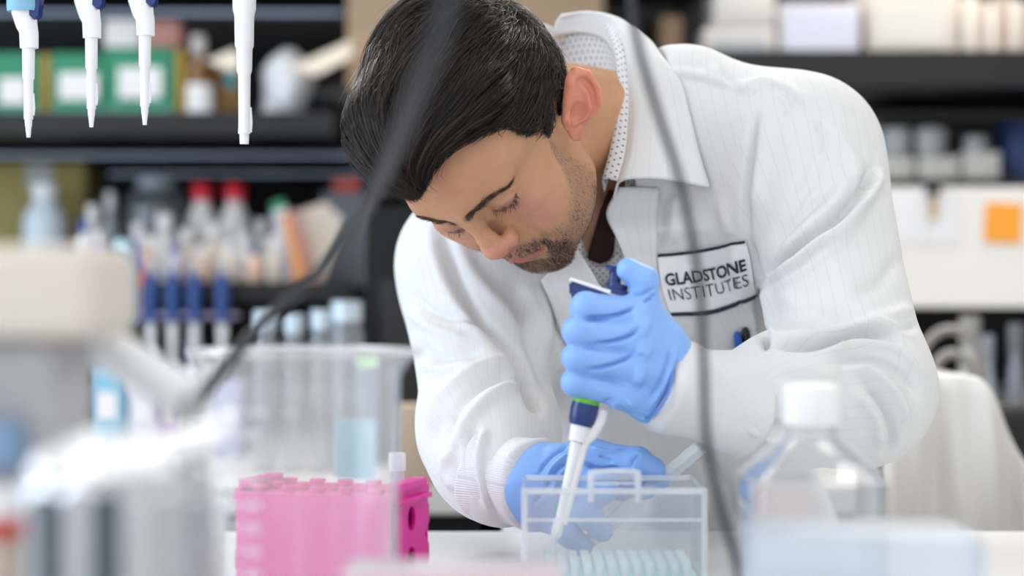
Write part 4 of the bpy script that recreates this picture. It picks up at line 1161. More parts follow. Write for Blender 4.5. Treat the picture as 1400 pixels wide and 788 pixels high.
# bench and shelving behind
back = thing('back_bench', (0, 3.33, 0), 'rear bench with a pale worktop and black front', 'bench')
B().box((0, 0, .885), (4.6, 1.70, .035), .003).build('worktop', mat('pale_worktop', (.60, .58, .55), rough=.45), back)
for x in (-1.6, -.55, .5, 1.55): B().box((x, 0.02, .43), (1.02, 1.6, .86), .004).build('cabinet', black_mat, back)

# ------------------------------------------------------------------ things on the bench in front
pp = clear('beaker_plastic', haze=.095, hazecol=(.86, .88, .92), rough=.16, gloss=1.2)
print_white = mat('print_white', (.85, .86, .88), rough=.6)
def beaker():
    c = P(407, 800, 1.07); y = 1.07 * K; k = y / F; r = 137 * k; h = CZ - (480 - 394) * k - BENCH
    o = thing('beaker', (c[0], c[1], BENCH), 'large clear plastic beaker with white graduations in the left foreground', 'beaker')
    wl_ = .0022
    def sp(x, y_, z):
        a = math.atan2(y_, x); f = max(0, math.cos(a + .15)) ** 14 * max(0, (z - h * .86) / (h * .14)) ** 2
        return x * (1 + .16 * f), y_ * (1 + .16 * f)
    prof = [(0, 0), (r * .95, 0), (r * .98, .004), (r, .02), (r, h - .016), (r + .0015, h - .006), (r + .006, h - .001), (r + .0055, h + .001), (r + .001, h - .002), (r - wl_, h - .010), (r - wl_, .02), (r - wl_ - .001, .006), (0, .004)]
    B().lathe(prof, 96, squash=sp).build('vessel', pp, o, smooth=True)
    ringm = clear('beaker_rim', haze=.5, hazecol=(.90, .91, .94), rough=.15)
    rp = [sp((r + .005) * math.cos(a), (r + .005) * math.sin(a), h) for a in np.linspace(0, 2 * math.pi, 97)]
    B().tube([(x, y_, h) for x, y_ in rp], .0016, 8, cap=False).build('rim', ringm, o, smooth=True)
    ry = r + .0006
    def on(ang, z): return (ry * math.sin(ang), -ry * math.cos(ang), z)
    for i in range(11):
        z = h * .10 + (h * .72) * i / 10
        for nm, a0, a1 in (('graduation_mark', -.62, -.46),):
            b = B(); n = 6
            A = [b.bm.verts.new(on(a0 + (a1 - a0) * j / n, z)) for j in range(n + 1)]; C = [b.bm.verts.new(on(a0 + (a1 - a0) * j / n, z + .0011)) for j in range(n + 1)]
            for j in range(n): b.bm.faces.new((A[j], A[j + 1], C[j + 1], C[j]))
            b.build(nm, print_white, o)
        if i >= 1:
            me = text_mesh(str(i * 100)); 
            for v in me.vertices: v.co = on(-.42 + v.co.x * .0075 / ry, z - .002 + v.co.y * .0075)
            me.name = 'number'; link('number', me, print_white, o)
    me = text_mesh('mL')
    for v in me.vertices: v.co = on(-.42 + .026 / ry * .9 + v.co.x * .0075 / ry, h * .82 - .002 + v.co.y * .0075)
    me.name = 'number'; link('number', me, print_white, o)
    # green strip of tape on the rim, pale blue label on the far wall
    for nm, a0, a1, z0, z1, m, rr in (('rim_tape', 2.35, 2.62, h - .012, h - .004, mat('lime_tape', (.30, .62, .08), rough=.6), r + .003), ('blue_label', 2.35, 2.85, h * .56, h * .76, mat('blue_label', (.33, .60, .70), rough=.7), r + .001)):
        b = B(); n = 10
        A = [b.bm.verts.new((rr * math.sin(a0 + (a1 - a0) * j / n), -rr * math.cos(a0 + (a1 - a0) * j / n), z0)) for j in range(n + 1)]
        C = [b.bm.verts.new((rr * math.sin(a0 + (a1 - a0) * j / n), -rr * math.cos(a0 + (a1 - a0) * j / n), z1)) for j in range(n + 1)]
        for j in range(n): b.bm.faces.new((A[j], A[j + 1], C[j + 1], C[j]))
        b.build(nm, m, o)
beaker()
# magenta tube rack behind the beaker
mag = mat('magenta_plastic', (.74, .005, .30), rough=.35, sss=.2, sssr=(1, .1, .5))
mag_in = mat('rack_hole_black', (.02, .005, .012), rough=.6)
def tube_rack():
    y = 1.30; k = y * K / F; c = P(449, 788, y); topz = CZ - (672 - 394) * k
    h = topz - BENCH; wx = 228 * k; d = .085
    o = thing('tube_rack', (c[0] + .0, c[1] + d / 2, BENCH), 'magenta plastic tube rack standing behind the beaker', 'rack', rz=math.radians(-17))
    # end walls with two holes each
    for s in (-1, 1):
        x = s * wx / 2
        b = B()
        # wall built as strips round the two holes
        n = 20; rr = .0085; zc = [h * .30, h * .70]; half = d / 2 - .002
        def ring_plate(z0, z1, zc_):
            # plate (y, z) with a round hole
            for sx in (x - .0015, x + .0015):
                outer, inner = [], []
                for i in range(n):
                    a = 2 * math.pi * (i + .5) / n; ca, sa = math.cos(a), math.sin(a)
                    t = min(half / abs(ca) if abs(ca) > 1e-6 else 9, ((z1 - z0) / 2) / abs(sa) if abs(sa) > 1e-6 else 9)
                    outer.append(b.bm.verts.new((sx, t * ca, zc_ + t * sa))); inner.append(b.bm.verts.new((sx, rr * ca, zc_ + rr * 1.15 * sa)))
                for i in range(n): b.bm.faces.new((outer[i], outer[(i + 1) % n], inner[(i + 1) % n], inner[i]))
                if sx > x: I2 = inner
                else: I1 = inner
            for i in range(n): b.bm.faces.new((I1[i], I1[(i + 1) % n], I2[(i + 1) % n], I2[i]))
        ring_plate(h * .5, h * .9, h * .70); ring_plate(h * .1, h * .5, h * .30)
        b.box((x, 0, h * .05), (.003, d - .004, h * .1)); b.box((x, 0, h * .95), (.003, d - .004, h * .1))
        b.build('end_wall', mag, o)
        B().box((x + s * .003, 0, h * .90), (.007, d * .8, .004), .0008).build('flange', mag, o)
        B().box((x - s * .002, 0, h + .0025), (.012, d * .7, .007), .001).build('grip', mag, o)
    for s in (-1, 1): B().box((0, s * (d / 2 - .0015), h * .5), (wx, .003, h * .94), .0006).build('side_wall', mag, o)
    b = B(); b.box((0, 0, h * .93), (wx - .004, d - .004, .004)); b.build('upper_plate', mag, o)
    b = B(); b.box((0, 0, .004), (wx - .004, d - .004, .006)); b.build('base_plate', mag, o)
    for i in range(5):
        for j in range(3):
            t = B().lathe([(0, -.02), (.0048, -.02), (.0048, .003), (.0062, .0035), (.0062, .0075), (0, .008)], 14, c=(-wx / 2 + wx * (i + .6) / 5.3, -d / 2 + d * (j + .5) / 3, h * .93)).build('tube_cap', mag, o, smooth=True)
    return o
tube_rack()
t = thing('microtube', tuple(P(543, 700, 1.36)), 'small white capped tube standing behind the beaker', 'tube')
t.location.z = BENCH
hh = CZ - (621 - 394) * 1.36 * K / F - BENCH
B().lathe([(0, 0), (.004, 0), (.0055, .012), (.0055, hh - .012), (0, hh - .012)], 16).build('tube_body', clear('tube_clear', haze=.3), t, smooth=True)
B().lathe([(0, hh - .013), (.0068, hh - .013), (.0068, hh), (.006, hh + .001), (0, hh + .001)], 20).build('cap', mat('cap_white', (.82, .83, .84), rough=.4), t, smooth=True)

boxclear = clear('box_polystyrene', haze=.10, hazecol=(.86, .92, 1.0), rough=.06, gloss=1.6)
edgeclear = clear('box_edge', haze=.5, hazecol=(.93, .97, 1.0), rough=.1, gloss=1.6)
def tip_box():
    yf = 1.275; k = yf * K / F; c = P(840, 700, yf); w = 246 * k; h = CZ - (672 - 394) * k - BENCH; d = .104
    o = thing('tip_box', (c[0], c[1] + d / 2, BENCH), 'clear lidless pipette tip box between the two gloved hands', 'box')
    for nm, c_, s_ in (('front_wall', (0, -d / 2, h / 2), (w, .0018, h)), ('back_wall', (0, d / 2, h / 2), (w, .0018, h)), ('side_wall', (-w / 2, 0, h / 2), (.0018, d, h)), ('side_wall', (w / 2, 0, h / 2), (.0018, d, h)), ('floor_plate', (0, 0, .001), (w, d, .002))):
        B().box(c_, s_).build(nm, boxclear, o)
    b = B()
    for y in (-d / 2, d / 2): b.box((0, y, h), (w + .004, .004, .0045), .001)
    for x in (-w / 2, w / 2): b.box((x, 0, h), (.004, d + .004, .0045), .001)
    b.build('rim', edgeclear, o)
    for x in (-w / 2, w / 2): B().box((x, -d / 2, h / 2), (.0045, .0045, h), .0012).build('corner_post', edgeclear, o)
    B().box((0, -d / 2 - .001, h - .021), (w, .003, .0022)).build('shoulder_ridge', edgeclear, o)
    # hinge loop on the rim
    lo = 842; x0 = (lo - 874) * k; x1 = (lo - 808) * k
    xa, xb = (808 - 840) * k, (872 - 840) * k; up = 26 * k
    b = B(); b.tube(catmull([(xa, -d / 2, h - .008), (xa, -d / 2, h + up * .7), (xa + .003, -d / 2, h + up), (xb - .003, -d / 2, h + up), (xb, -d / 2, h + up * .7), (xb, -d / 2, h - .008)], 40), .0024, 10); b.build('latch_loop', edgeclear, o, smooth=True)
    b = B(); b.box(((xa + xb) / 2, -d / 2, h + up * .42), (xb - xa, .003, .002)); b.build('latch_bar', edgeclear, o)
    # the tip rack inside
    zr = CZ - (776 - 394) * 1.30 * K / F
    ice = mat('rack_mint', (.62, .88, .87), rough=.5)
    B().box((.002, .004, zr - BENCH - .012), (w * .93, d * .9, .012), .001).build('tip_rack', ice, o)
    tipm = clear('tip_row', tint=(.9, 1, .99), haze=.7, hazecol=(.96, .99, .99))
    base = None
    for i in range(12):
        for j in range(6):
            x = -w * .42 + w * .84 * (i + .5) / 12 + .004; y = -d * .4 + d * .8 * (j + .5) / 6
            if base is None:
                base = B().lathe([(.0022, -.008), (.0032, .0), (.0036, .010), (.0030, .010), (.0020, -.008)], 10).build('pipette_tip', tipm, o, smooth=True); q = base
            else:
                q = base.copy(); COL.objects.link(q)
            q.location = (x, y, zr - BENCH - .005)
    return o
tip_box()
# clear lid in the lower hand
A, Bq, C = PP(949, 606, 1.295), PP(790, 742, 1.315), P(962, 614, 1.44)
lid = thing('box_lid', tuple((A + Bq) / 2), 'clear thin box lid held slanting in the lower gloved hand', 'lid')
ex = (A - Bq); Lx = np.linalg.norm(ex); ex /= Lx; ey = (A + Bq) / 2 - np.array([0, 0, CZ]); ey = ey / np.linalg.norm(ey) + .10 * np.array([.6, 0, -.75]); ey = ey - ex * (ey @ ex); ey /= np.linalg.norm(ey); ez = np.cross(ex, ey)
lid.matrix_world = Matrix(((ex[0], ey[0], ez[0], lid.location.x), (ex[1], ey[1], ez[1], lid.location.y), (ex[2], ey[2], ez[2], lid.location.z), (0, 0, 0, 1)))
B().box((0, .03, 0), (Lx, .06, .0014), .0004).build('lid_plate', boxclear, lid)
b = B()
for y in (0, .06): b.box((0, y, -.003), (Lx, .0016, .007))
for x in (-Lx / 2, Lx / 2): b.box((x, .03, -.003), (.0016, .06, .007))
b.build('lid_rim', edgeclear, lid)
B().box((-Lx * .02, 0, -.002), (.003, .004, .014)).build('lid_clip', edgeclear, lid)

# square media bottle and the tip boxes in front of it
def media_bottle():
    y = 1.08; k = y * K / F; c = P(1123, 700, y); hw = 91 * k
    o = thing('media_bottle', (c[0], c[1] + hw, BENCH), 'empty clear square bottle with a white screw cap on the right', 'bottle', rz=math.radians(4))
    z = lambda v: CZ - (v - 394) * k - BENCH
    def sq(n, r, corner):
        pts = []
        for q in range(4):
            cx, cy = [(1, 1), (-1, 1), (-1, -1), (1, -1)][q]
            for i in range(n):
                a = math.pi / 2 * (q + i / (n - 1)); pts.append((cx * (r - corner) + corner * math.cos(a), cy * (r - corner) + corner * math.sin(a)))
        return pts
    secs = [(hw * .9, .004, 0.0), (hw, .009, .003), (hw, .009, z(664)), (hw * .96, .010, z(656)), (hw * .62, .012, z(628)), (hw * .40, .012, z(610)), (33 * k, 32.9 * k, z(600)), (33 * k, 32.9 * k, z(575))]
    b = B(); rings = []
    for r, co, zz in secs: rings.append([b.bm.verts.new((x, y_, zz)) for x, y_ in sq(5, r, min(co, r * .99))])
    for R0, R1 in zip(rings, rings[1:]):
        for i in range(20): b.bm.faces.new((R0[i], R0[(i + 1) % 20], R1[(i + 1) % 20], R1[i]))
    b.bm.faces.new(rings[0][::-1])
    body_ = b.build('bottle_body', clear('petg', haze=.07, hazecol=(.88, .9, .94), rough=.05, gloss=1.5), o, smooth=45)
    md = body_.modifiers.new('wall', 'SOLIDIFY'); md.thickness = .0016; md.offset = -1
    ec = clear('petg_edge', haze=.42, hazecol=(.92, .94, .97), rough=.06, gloss=1.6)
    pts = [(x, y_, z(662)) for x, y_ in sq(5, hw, .009)]; B().tube(pts + [pts[0]], .0011, 6, cap=False).build('shoulder_edge', ec, o, smooth=True)
    for sx, sy in ((1, -1), (-1, -1), (1, 1), (-1, 1)):
        B().tube([(sx * hw * .95, sy * hw * .95, z(661)), (sx * hw * .60, sy * hw * .60, z(628)), (sx * 30 * k, sy * 30 * k, z(603))], .0011, 6).build('corner_edge', ec, o, smooth=True)
    B().lathe([(33.5 * k, z(603)), (38 * k, z(602)), (38 * k, z(598)), (33.5 * k, z(597))], 40).build('neck_ring', ec, o, smooth=True)
    b = B(); n = 72; prof = [(39, 587), (39.5, 585), (39.5, 536), (38, 531), (30, 529)]
    b.lathe([(0, z(587))] + [(r * k, z(v)) for r, v in prof] + [(0, z(529))], 72); cap = b.build('screw_cap', mat('cap_white2', (.84, .85, .85), rough=.45, sss=.15), o, smooth=True)
    for i in range(48):
        a = 2 * math.pi * i / 48
    B().box((-hw * .25, hw - .0005, z(704)), (hw * .9, .0006, .020)).build('paper_label', mat('pale_label', (.80, .66, .64), rough=.7), o)
media_bottle()
def blue_tip_box():
    y = .93; k = y * K / F; c = P(1192, 760, y); w = 326 * k; h = CZ - (733 - 394) * k - BENCH; d = .085
    o = thing('tip_box', (c[0], c[1] + d / 2, BENCH), 'pale blue tip box with a frosted lid in the right foreground', 'box', rz=math.radians(-3))
    fro = clear('frosted_lid', tint=(.93, .97, 1), haze=.42, hazecol=(.80, .87, .95), rough=.3)
    b = B(); b.box((0, 0, h * .62), (w, d, h * .76), .008, seg=4); l = b.build('lid', fro, o, smooth=40)
    B().box((0, 0, h * .22), (w * .97, d * .95, h * .44), .005).build('base', mat('tipbox_blue', (.45, .63, .80), rough=.5), o)
    B().box((0, 0, h * .50), (w * .93, d * .9, .006), .001).build('tip_rack', mat('tiprack_blue', (.40, .58, .76), rough=.5), o)
    base = None
    for i in range(12):
        for j in range(4):
            if base is None: base = q = B().lathe([(.0018, 0), (.0032, .006), (.0032, .012), (.002, .012), (.001, .0)], 8).build('pipette_tip', mat('tip_dark_blue', (.30, .46, .60), rough=.5), o, smooth=True)  # tips in a darker blue than the rack
            else: q = base.copy(); COL.objects.link(q)
            q.location = (-w * .42 + w * .84 * (i + .5) / 12, -d * .38 + d * .76 * (j + .5) / 4, h * .50)
blue_tip_box()
# pinkish reagent tray at the lower middle
y = .93; k = y * K / F; c = P(620, 788, y); dp = .05; h = CZ - (766 - 394) * (y * K + dp) / F - BENCH
t = thing('reagent_tray', (c[0], c[1] + dp / 2, BENCH), 'low pink-tinged translucent tray in the lower middle foreground', 'tray')
b = B(); b.box((0, 0, h / 2), (300 * k, dp - .004, h), .006, seg=3); b.build('tray_body', clear('pink_tray', tint=(1, .93, .95), haze=.7, hazecol=(.92, .74, .78), rough=.25), t, smooth=40)
B().box((0, 0, h - .001), (304 * k, dp, .004), .0015).build('tray_lid', clear('tray_lid', haze=.6, hazecol=(.93, .90, .93), rough=.2), t)

# ------------------------------------------------------------------ out-of-focus things at the left
def foil_vessel():
    y = .70; k = y * K / F; c = P(132, 788, y); r = 128 * k
    o = thing('steel_vessel', (c[0], c[1] + r, BENCH), 'steel canister with crumpled foil over its top in the near left', 'canister')
    h = CZ - (655 - 394) * k - BENCH
    B().lathe([(0, 0), (r * .97, 0), (r, .004), (r, h - .004), (r * 1.02, h), (r * .98, h + .001), (r * .96, h - .01), (0, h - .012)], 64).build('canister_body', steel, o, smooth=True)
    for a in (-.55, .1): B().box((r * math.sin(a) * 1.0, -r * math.cos(a) * 1.0, h * .50), (.013, .006, h * .92), .002).build('reflection_strip', mat('reflection_slate', (.05, .07, .085), rough=.5), o)  # dark bars stand in for the reflections on the steel
    n, m = 72, 22; V = []
    for i in range(m):
        t_ = i / (m - 1)
        for j in range(n):
            a = 2 * math.pi * j / n
            rr = r * (1.04 - 1.0 * t_ ** 1.5); zz = h - .008 + .022 * math.sin(t_ * 1.5)
            cr = .002 * math.sin(a * 7 + 3 * t_) + .0015 * math.sin(a * 13 - 8 * t_) + .003 * math.sin(a * 3 + 9 * t_)
            V.append((rr * math.cos(a) * (1 + cr * 6), rr * math.sin(a) * (1 + cr * 6), zz + cr * (1 - t_ * .3)))
    Fq = [(i * n + j, i * n + (j + 1) % n, (i + 1) * n + (j + 1) % n, (i + 1) * n + j) for i in range(m - 1) for j in range(n)]
    link('foil_cover', mesh_np('foil_cover', V, Fq), mat('aluminium_foil', (.92, .93, .95), rough=.46, metal=1, bump=.25, varscale=50), o, smooth=True)
    # foil ear reaching towards the beaker
    g = [[(r * .5, -r * .5, h + .006), (r * .95, -r * .4, h + .010), (r * 1.2, -r * .2, h + .016)], [(r * .45, -r * .1, h + .016), (r * .95, 0, h + .018), (r * 1.25, .1 * r, h + .022)], [(r * .5, r * .3, h + .012), (r * .9, r * .35, h + .010), (r * 1.2, r * .4, h + .012)]]
    sheet('foil_corner', np.array(g), 14, 14, MATS['aluminium_foil'], o, .0006)
foil_vessel()
def instrument():
    y = .78; k = y * K / F; c = P(-40, 500, y)
    o = thing('bench_instrument', (c[0], c[1] + .06, BENCH), 'beige instrument head on a grey column at the far left', 'instrument')
    z = lambda v: CZ - (v - 394) * k - BENCH
    B().box((0, 0, (z(335) + z(465)) / 2), (330 * k, .12, z(335) - z(465)), .010, seg=4).build('instrument_head', mat('beige_plastic', (.66, .59, .52), rough=.5), o, smooth=40)
    B().box((-.012, .01, z(465) / 2), (270 * k, .09, z(465)), .008, seg=3).build('column', mat('grey_plastic', (.42, .42, .44), rough=.5), o, smooth=40)
    B().box((-.01, -.045, z(610)), (180 * k, .03, .022), .004).build('blue_panel', mat('slate_blue', (.20, .32, .50), rough=.5), o)
    B().lathe([(0, 0), (.006, 0), (.006, .006), (0, .007)], 16, c=(-.014, -.05, z(500))).build('knob', mat('grey_plastic'), o, smooth=True)
instrument()
t = thing('white_tube', tuple(P(172, 492, .90)), 'white plastic tube lying aslant beside the beige instrument', 'tube')
t.location.z = BENCH
q = [P(98, 448, .90) - np.array(t.location), P(165, 488, .89) - np.array(t.location), P(255, 545, .88) - np.array(t.location)]
B().tube(catmull(q, 20), .0115, 20).build('tube_wall', mat('tube_white', (.90, .91, .93), rough=.35), t, smooth=True)
b = B(); e = Vector(q[2]); b.tube([e, e + Vector((.006, -.003, -.02)), e + Vector((.012, -.01, -.09)), Vector((e.x + .012, e.y - .01, 0))], .006, 12); b.build('stand_foot', mat('grey_plastic'), t, smooth=True)
t = thing('capped_tube', tuple(P(6, 700, .78)), 'white cap with a red edge at the lower left corner', 'tube'); t.location.z = BENCH
hz = CZ - (690 - 394) * .78 * K / F - BENCH
B().lathe([(0, 0), (.012, 0), (.012, hz - .01), (0, hz - .01)], 24).build('tube_body', mat('tan_plastic', (.55, .45, .36), rough=.5), t, smooth=True)
B().lathe([(0, hz - .012), (.0135, hz - .012), (.0135, hz + .008), (0, hz + .009)], 24).build('cap', mat('cap_white'), t, smooth=True)
B().lathe([(.0138, hz - .014), (.0150, hz - .012), (.0150, hz - .006), (.0138, hz - .005)], 24).build('red_ring', mat('red_plastic', (.55, .04, .03), rough=.4), t, smooth=True)
t = thing('white_tub', tuple(P(250, 700, 1.12)), 'plain white tub tucked behind the left edge of the beaker', 'tub'); t.location.z = BENCH
hz = CZ - (686 - 394) * 1.12 * K / F - BENCH
B().lathe([(0, 0), (.022, 0), (.026, .003), (.028, hz - .006), (.030, hz - .005), (.030, hz), (.027, hz), (.025, .005), (0, .005)], 32).build('tub_wall', mat('tub_white', (.78, .79, .80), rough=.45), t, smooth=True)
B().box((.004, -.006, hz), (.016, .01, .016), .002).build('blue_scrap', mat('scrap_blue', (.25, .45, .75), rough=.6), t)

# ------------------------------------------------------------------ cables hanging in the foreground
cab = mat('cable_black', (.020, .021, .026), rough=.45)
def cable(pts, r, label):
    p = catmull(np.array([P(*q) for q in pts]), 70)
    o = B().tube(p, r, 12).build('cable', cab, smooth=True); tag(o, label, 'cable', 'black cables in the foreground')
cable([(655, -260, .70), (626, -40, .70), (594, 60, .72), (552, 170, .80), (512, 262, .93), (470, 330, 1.0), (420, 388, 1.02), (360, 440, 1.01), (310, 500, .98), (268, 556, .96), (240, 605, .95), (215, 700, .95), (205, 850, .95), (200, 962, .95)], .0036, 'black cable falling past the hair and the left rim of the beaker')
cable([(845, -260, 1.0), (862, -20, 1.0), (872, 60, 1.0), (898, 150, 1.0), (930, 250, 1.0), (955, 380, 1.0), (962, 500, 1.0), (966, 600, 1.0), (984, 690, 1.0), (1010, 790, 1.0), (1018, 936, 1.0)], .0025, 'thin black cable crossing in front of the lab coat')

# ------------------------------------------------------------------ shelves and their contents behind the man
YB = 2.95
KB = YB * K / F
def zb(v, y=YB): return CZ - (v - 394) * y * K / F
def xb(u, y=YB): return (u - 700) * y * K / F
back_panel = B().box((0, 0, 0), (4.9, .02, 1.7)).build('shelf_backboard', dark_mat); back_panel.location = (0, 4.12, 1.80)
tag(back_panel, 'black backboard behind the shelves', 'panel')
def shelf(name, u0, u1, v0, v1, y0, y1, m, label, lip=True):
    o = thing(name, ((xb(u0) + xb(u1)) / 2, (y0 + y1) / 2, zb(v1)), label, 'shelf')
    w, t_ = xb(u1) - xb(u0), zb(v0) - zb(v1)
    B().box((0, 0, t_ / 2), (w, y1 - y0, t_), .003).build('board', m, o)
    if lip: B().box((0, -(y1 - y0) / 2 - .004, t_ / 2 + .004), (w, .008, t_ + .008), .002).build('front_lip', m, o)
    for s in (-1, 1): B().box((s * (w / 2 - .03), (y1 - y0) / 2 - .02, -.05), (.02, .04, .10), .002).build('bracket', m, o)
    return o
YS0, YS1 = 3.22, 4.05
shelf('shelf', -260, 470, 172, 196, YS0, YS1, black_mat, 'black upper shelf that carries the green boxes')
shelf('shelf', -260, 495, 392, 412, YS0, YS1, black_mat, 'black lower shelf that carries the red-capped bottles')
shelf('shelf', -260, 1000, -90, -64, YS0 + .1, YS1, black_mat, 'black top shelf above the green boxes')
shelf('shelf', 850, 1700, 92, 134, YS0, YS1, black_mat, 'black shelf at the right that carries the white boxes')
shelf('shelf', 1140, 1700, 256, 270, YS0 + .06, YS1, black_mat, 'black narrow shelf at the right holding white jars')
def rail(v, u0, u1, y, r, label, m=None):
    o = B().tube([(xb(u0, y), y * K, zb(v, y)), (xb(u1, y), y * K, zb(v, y))], r, 12).build('rail', m or mat('rail_steel', (.28, .34, .44), rough=.3, metal=1), smooth=True); tag(o, label, 'rail')
rail(212, -200, 500, 2.93, .008, 'steel rail just below the upper shelf on the left')
rail(238, 150, 505, 2.97, .006, 'thin steel rail above the red-capped bottles')
rail(18, -200, 470, 3.0, .010, 'steel rail high over the green boxes')
rail(158, 1170, 1600, 2.86, .010, 'black rail below the white boxes on the right', black_mat)

def carton(u0, u1, v0, v1, y, depth, m, name, label, cat='box', group=None, label_rect=None, lm=None, lid=None, rz=0, extra=None, band=None):
    w, h = (u1 - u0) * y * K / F, (v1 - v0) * y * K / F
    o = thing(name, (xb((u0 + u1) / 2, y), y * K + depth / 2, zb(v1, y)), label, cat, group, rz=rz)
    B().box((0, 0, h / 2), (w, depth, h), min(.004, w * .06)).build('box_body', m, o, smooth=40)
    if lid: B().box((0, 0, h - lid[0] / 2 + .001), (w * 1.02, depth * 1.02, lid[0]), .003).build('box_lid', lid[1], o)
    if label_rect:
        a, b_, c, d = label_rect
        B().box(((a + b_) / 2 * w - w / 2, -depth / 2 - .0006, (1 - (c + d) / 2) * h), ((b_ - a) * w, .0014, (d - c) * h)).build('box_label', lm or mat('paper_white', (.74, .74, .76), rough=.7), o)
    if band: B().box((0, -depth / 2 - .0006, h * band[0]), (w * .99, .0014, h * band[1])).build('box_band', band[2], o)
    return o
green = mat('box_green', (.012, .20, .105), rough=.5); gold = mat('box_gold', (.30, .20, .02), rough=.5); paleg = mat('band_pale_green', (.08, .28, .20), rough=.5)
carton(-40, 54, 72, 170, YB, .16, green, 'reagent_box', 'green box cut off at the left edge of the upper shelf', group='green boxes on the upper shelf', label_rect=(.42, .82, .35, .72), band=(.16, .16, paleg))
carton(56, 68, 74, 170, YB, .16, gold, 'slim_box', 'slim mustard box between two green boxes')
carton(70, 141, 72, 170, YB, .16, green, 'reagent_box', 'green box just right of the mustard slim box', group='green boxes on the upper shelf', label_rect=(.15, .90, .28, .66), band=(.16, .16, paleg))
carton(143, 238, 66, 170, YB, .16, green, 'reagent_box', 'wider green box with a white label behind the third hanging pipette', group='green boxes on the upper shelf', label_rect=(.20, .82, .25, .66), band=(.16, .16, paleg))
carton(240, 252, 68, 170, YB, .16, gold, 'slim_box', 'slim mustard box at the end of the green boxes')
carton(141, 192, 26, 65, YB + .02, .12, mat('box_white', (.74, .72, .72), rough=.6), 'small_box', 'small white box on top of the green boxes')
carton(197, 246, 28, 65, YB + .02, .12, mat('box_rose', (.42, .20, .17), rough=.6), 'small_box', 'small rose-brown box on top of the green boxes')
def bottle(u, v0, v1, wpx, y, bm_, cm, label, name='bottle', capv=None, neck=.45, group=None, label_m=None, taper=.0, seg=24):
    k = y * K / F; r = wpx / 2 * k; h = (v1 - v0) * k; cv = ((capv or (v0 + (v1 - v0) * .2)) - v0) * k
    o = thing(name, (xb(u, y), y * K + r, zb(v1, y)), label, 'bottle', group)
    hs = h - cv
    B().lathe([(0, 0), (r * .95, 0), (r, r * .1), (r * (1 - taper), hs * .72), (r * (1 - taper) * .9, hs * .82), (r * neck, hs * .94), (r * neck, hs + .001), (0, hs + .001)], seg).build('bottle_body', bm_, o, smooth=True)
    B().lathe([(0, hs), (r * neck * 1.18, hs), (r * neck * 1.22, h * .98), (r * neck * 1.05, h), (0, h)], seg).build('cap', cm, o, smooth=True)
    if label_m: B().lathe([(r * 1.006, hs * .15), (r * 1.008, hs * .16), (r * (1 - taper * .7) * 1.008, hs * .56), (r * (1 - taper * .7) * 1.0, hs * .57)], seg).build('bottle_label', label_m, o, smooth=True)
    return o
hdpe = mat('hdpe_white', (.72, .71, .69), rough=.5, sss=.2, sssr=(1, 1, 1)); cream = mat('cream_plastic', (.66, .58, .50), rough=.5)
amber = mat('amber_glass', (.16, .07, .012), rough=.15, spec=.6); capw = mat('cap_white'); redcap = mat('cap_red', (.60, .012, .03), rough=.4)
paper = mat('paper_white'); glassy = clear('glassware', haze=.10, hazecol=(.75, .85, .95), rough=.05, gloss=1.4)
bottle(268, 46, 168, 40, YB, amber, mat('cap_grey', (.45, .43, .42), rough=.5), 'amber bottle with a white label on the upper shelf', 'amber_bottle', capv=74, label_m=paper)
carton(288, 330, 86, 168, YB + .05, .1, mat('box_amber', (.24, .13, .03), rough=.5), 'amber_box', 'amber-brown box with a teal dot on the upper shelf', label_rect=(.45, .85, .12, .42), lm=mat('teal_dot', (.04, .30, .38), rough=.5))
def bag(u0, u1, v0, v1, y, m, label, seed, name='plastic_bag'):
    k = y * K / F; w, h = (u1 - u0) * k, (v1 - v0) * k; n, mm = 22, 16
    r = np.random.default_rng(seed); V = []
    for i in range(mm):
        t_ = i / (mm - 1)
        for j in range(n):
            a = 2 * math.pi * j / n; rr = math.sin(max(.02, t_ * .93 + .05) * math.pi) ** .55
            V.append((w / 2 * rr * math.cos(a), .06 * rr * math.sin(a), h * t_))
    V = np.array(V); V += noise3(V, seed, 90)[:, None] * np.array([.012, .012, .006]) + noise3(V, seed + 1, 200)[:, None] * .004
    V[:, 2] = np.maximum(V[:, 2], 0)
    Fq = [(i * n + j, i * n + (j + 1) % n, (i + 1) * n + (j + 1) % n, (i + 1) * n + j) for i in range(mm - 1) for j in range(n)]
    o = link(name, mesh_np(name, V, Fq), m, smooth=True); o.location = (xb((u0 + u1) / 2, y), y * K + .07, zb(v1, y)); tag(o, label, 'bag'); return o
bag(350, 420, 62, 168, YB - .02, mat('bag_white', (.60, .62, .66), rough=.3, bump=.4, varscale=40), 'crumpled white plastic bag on the upper shelf', 4)
bag(428, 474, 96, 170, YB - .02, mat('bag_black', (.008, .008, .009), rough=.35, bump=.3, varscale=40), 'black plastic bag beside the cardboard box', 9)
def card(pts, y, m, name, label, cat='paper', thick=.003):
    v3 = np.array([(xb(u, y), y * K, zb(v, y)) for u, v in pts]); c = v3.mean(0); c[2] = v3[:, 2].min()
    b_ = B(); b_.prism([(p[0] - c[0], p[2] - c[2]) for p in v3], 1, -thick / 2, thick / 2)
    o = b_.build(name, m); o.location = c; tag(o, label, cat); return o
card([(398, 92), (478, 56), (482, 68), (476, 82), (432, 104)], YB - .03, mat('card_cream', (.78, .70, .58), rough=.6), 'card', 'bright cream card sticking up beside the white plastic bag', thick=.01)
card([(282, 84), (318, 68), (332, 76), (322, 100)], YB + .0, mat('card_cream'), 'card', 'small cream card on top of the amber-brown box', thick=.01)
cardboard = mat('cardboard', (.50, .35, .23), rough=.8, var=.08, varscale=10)
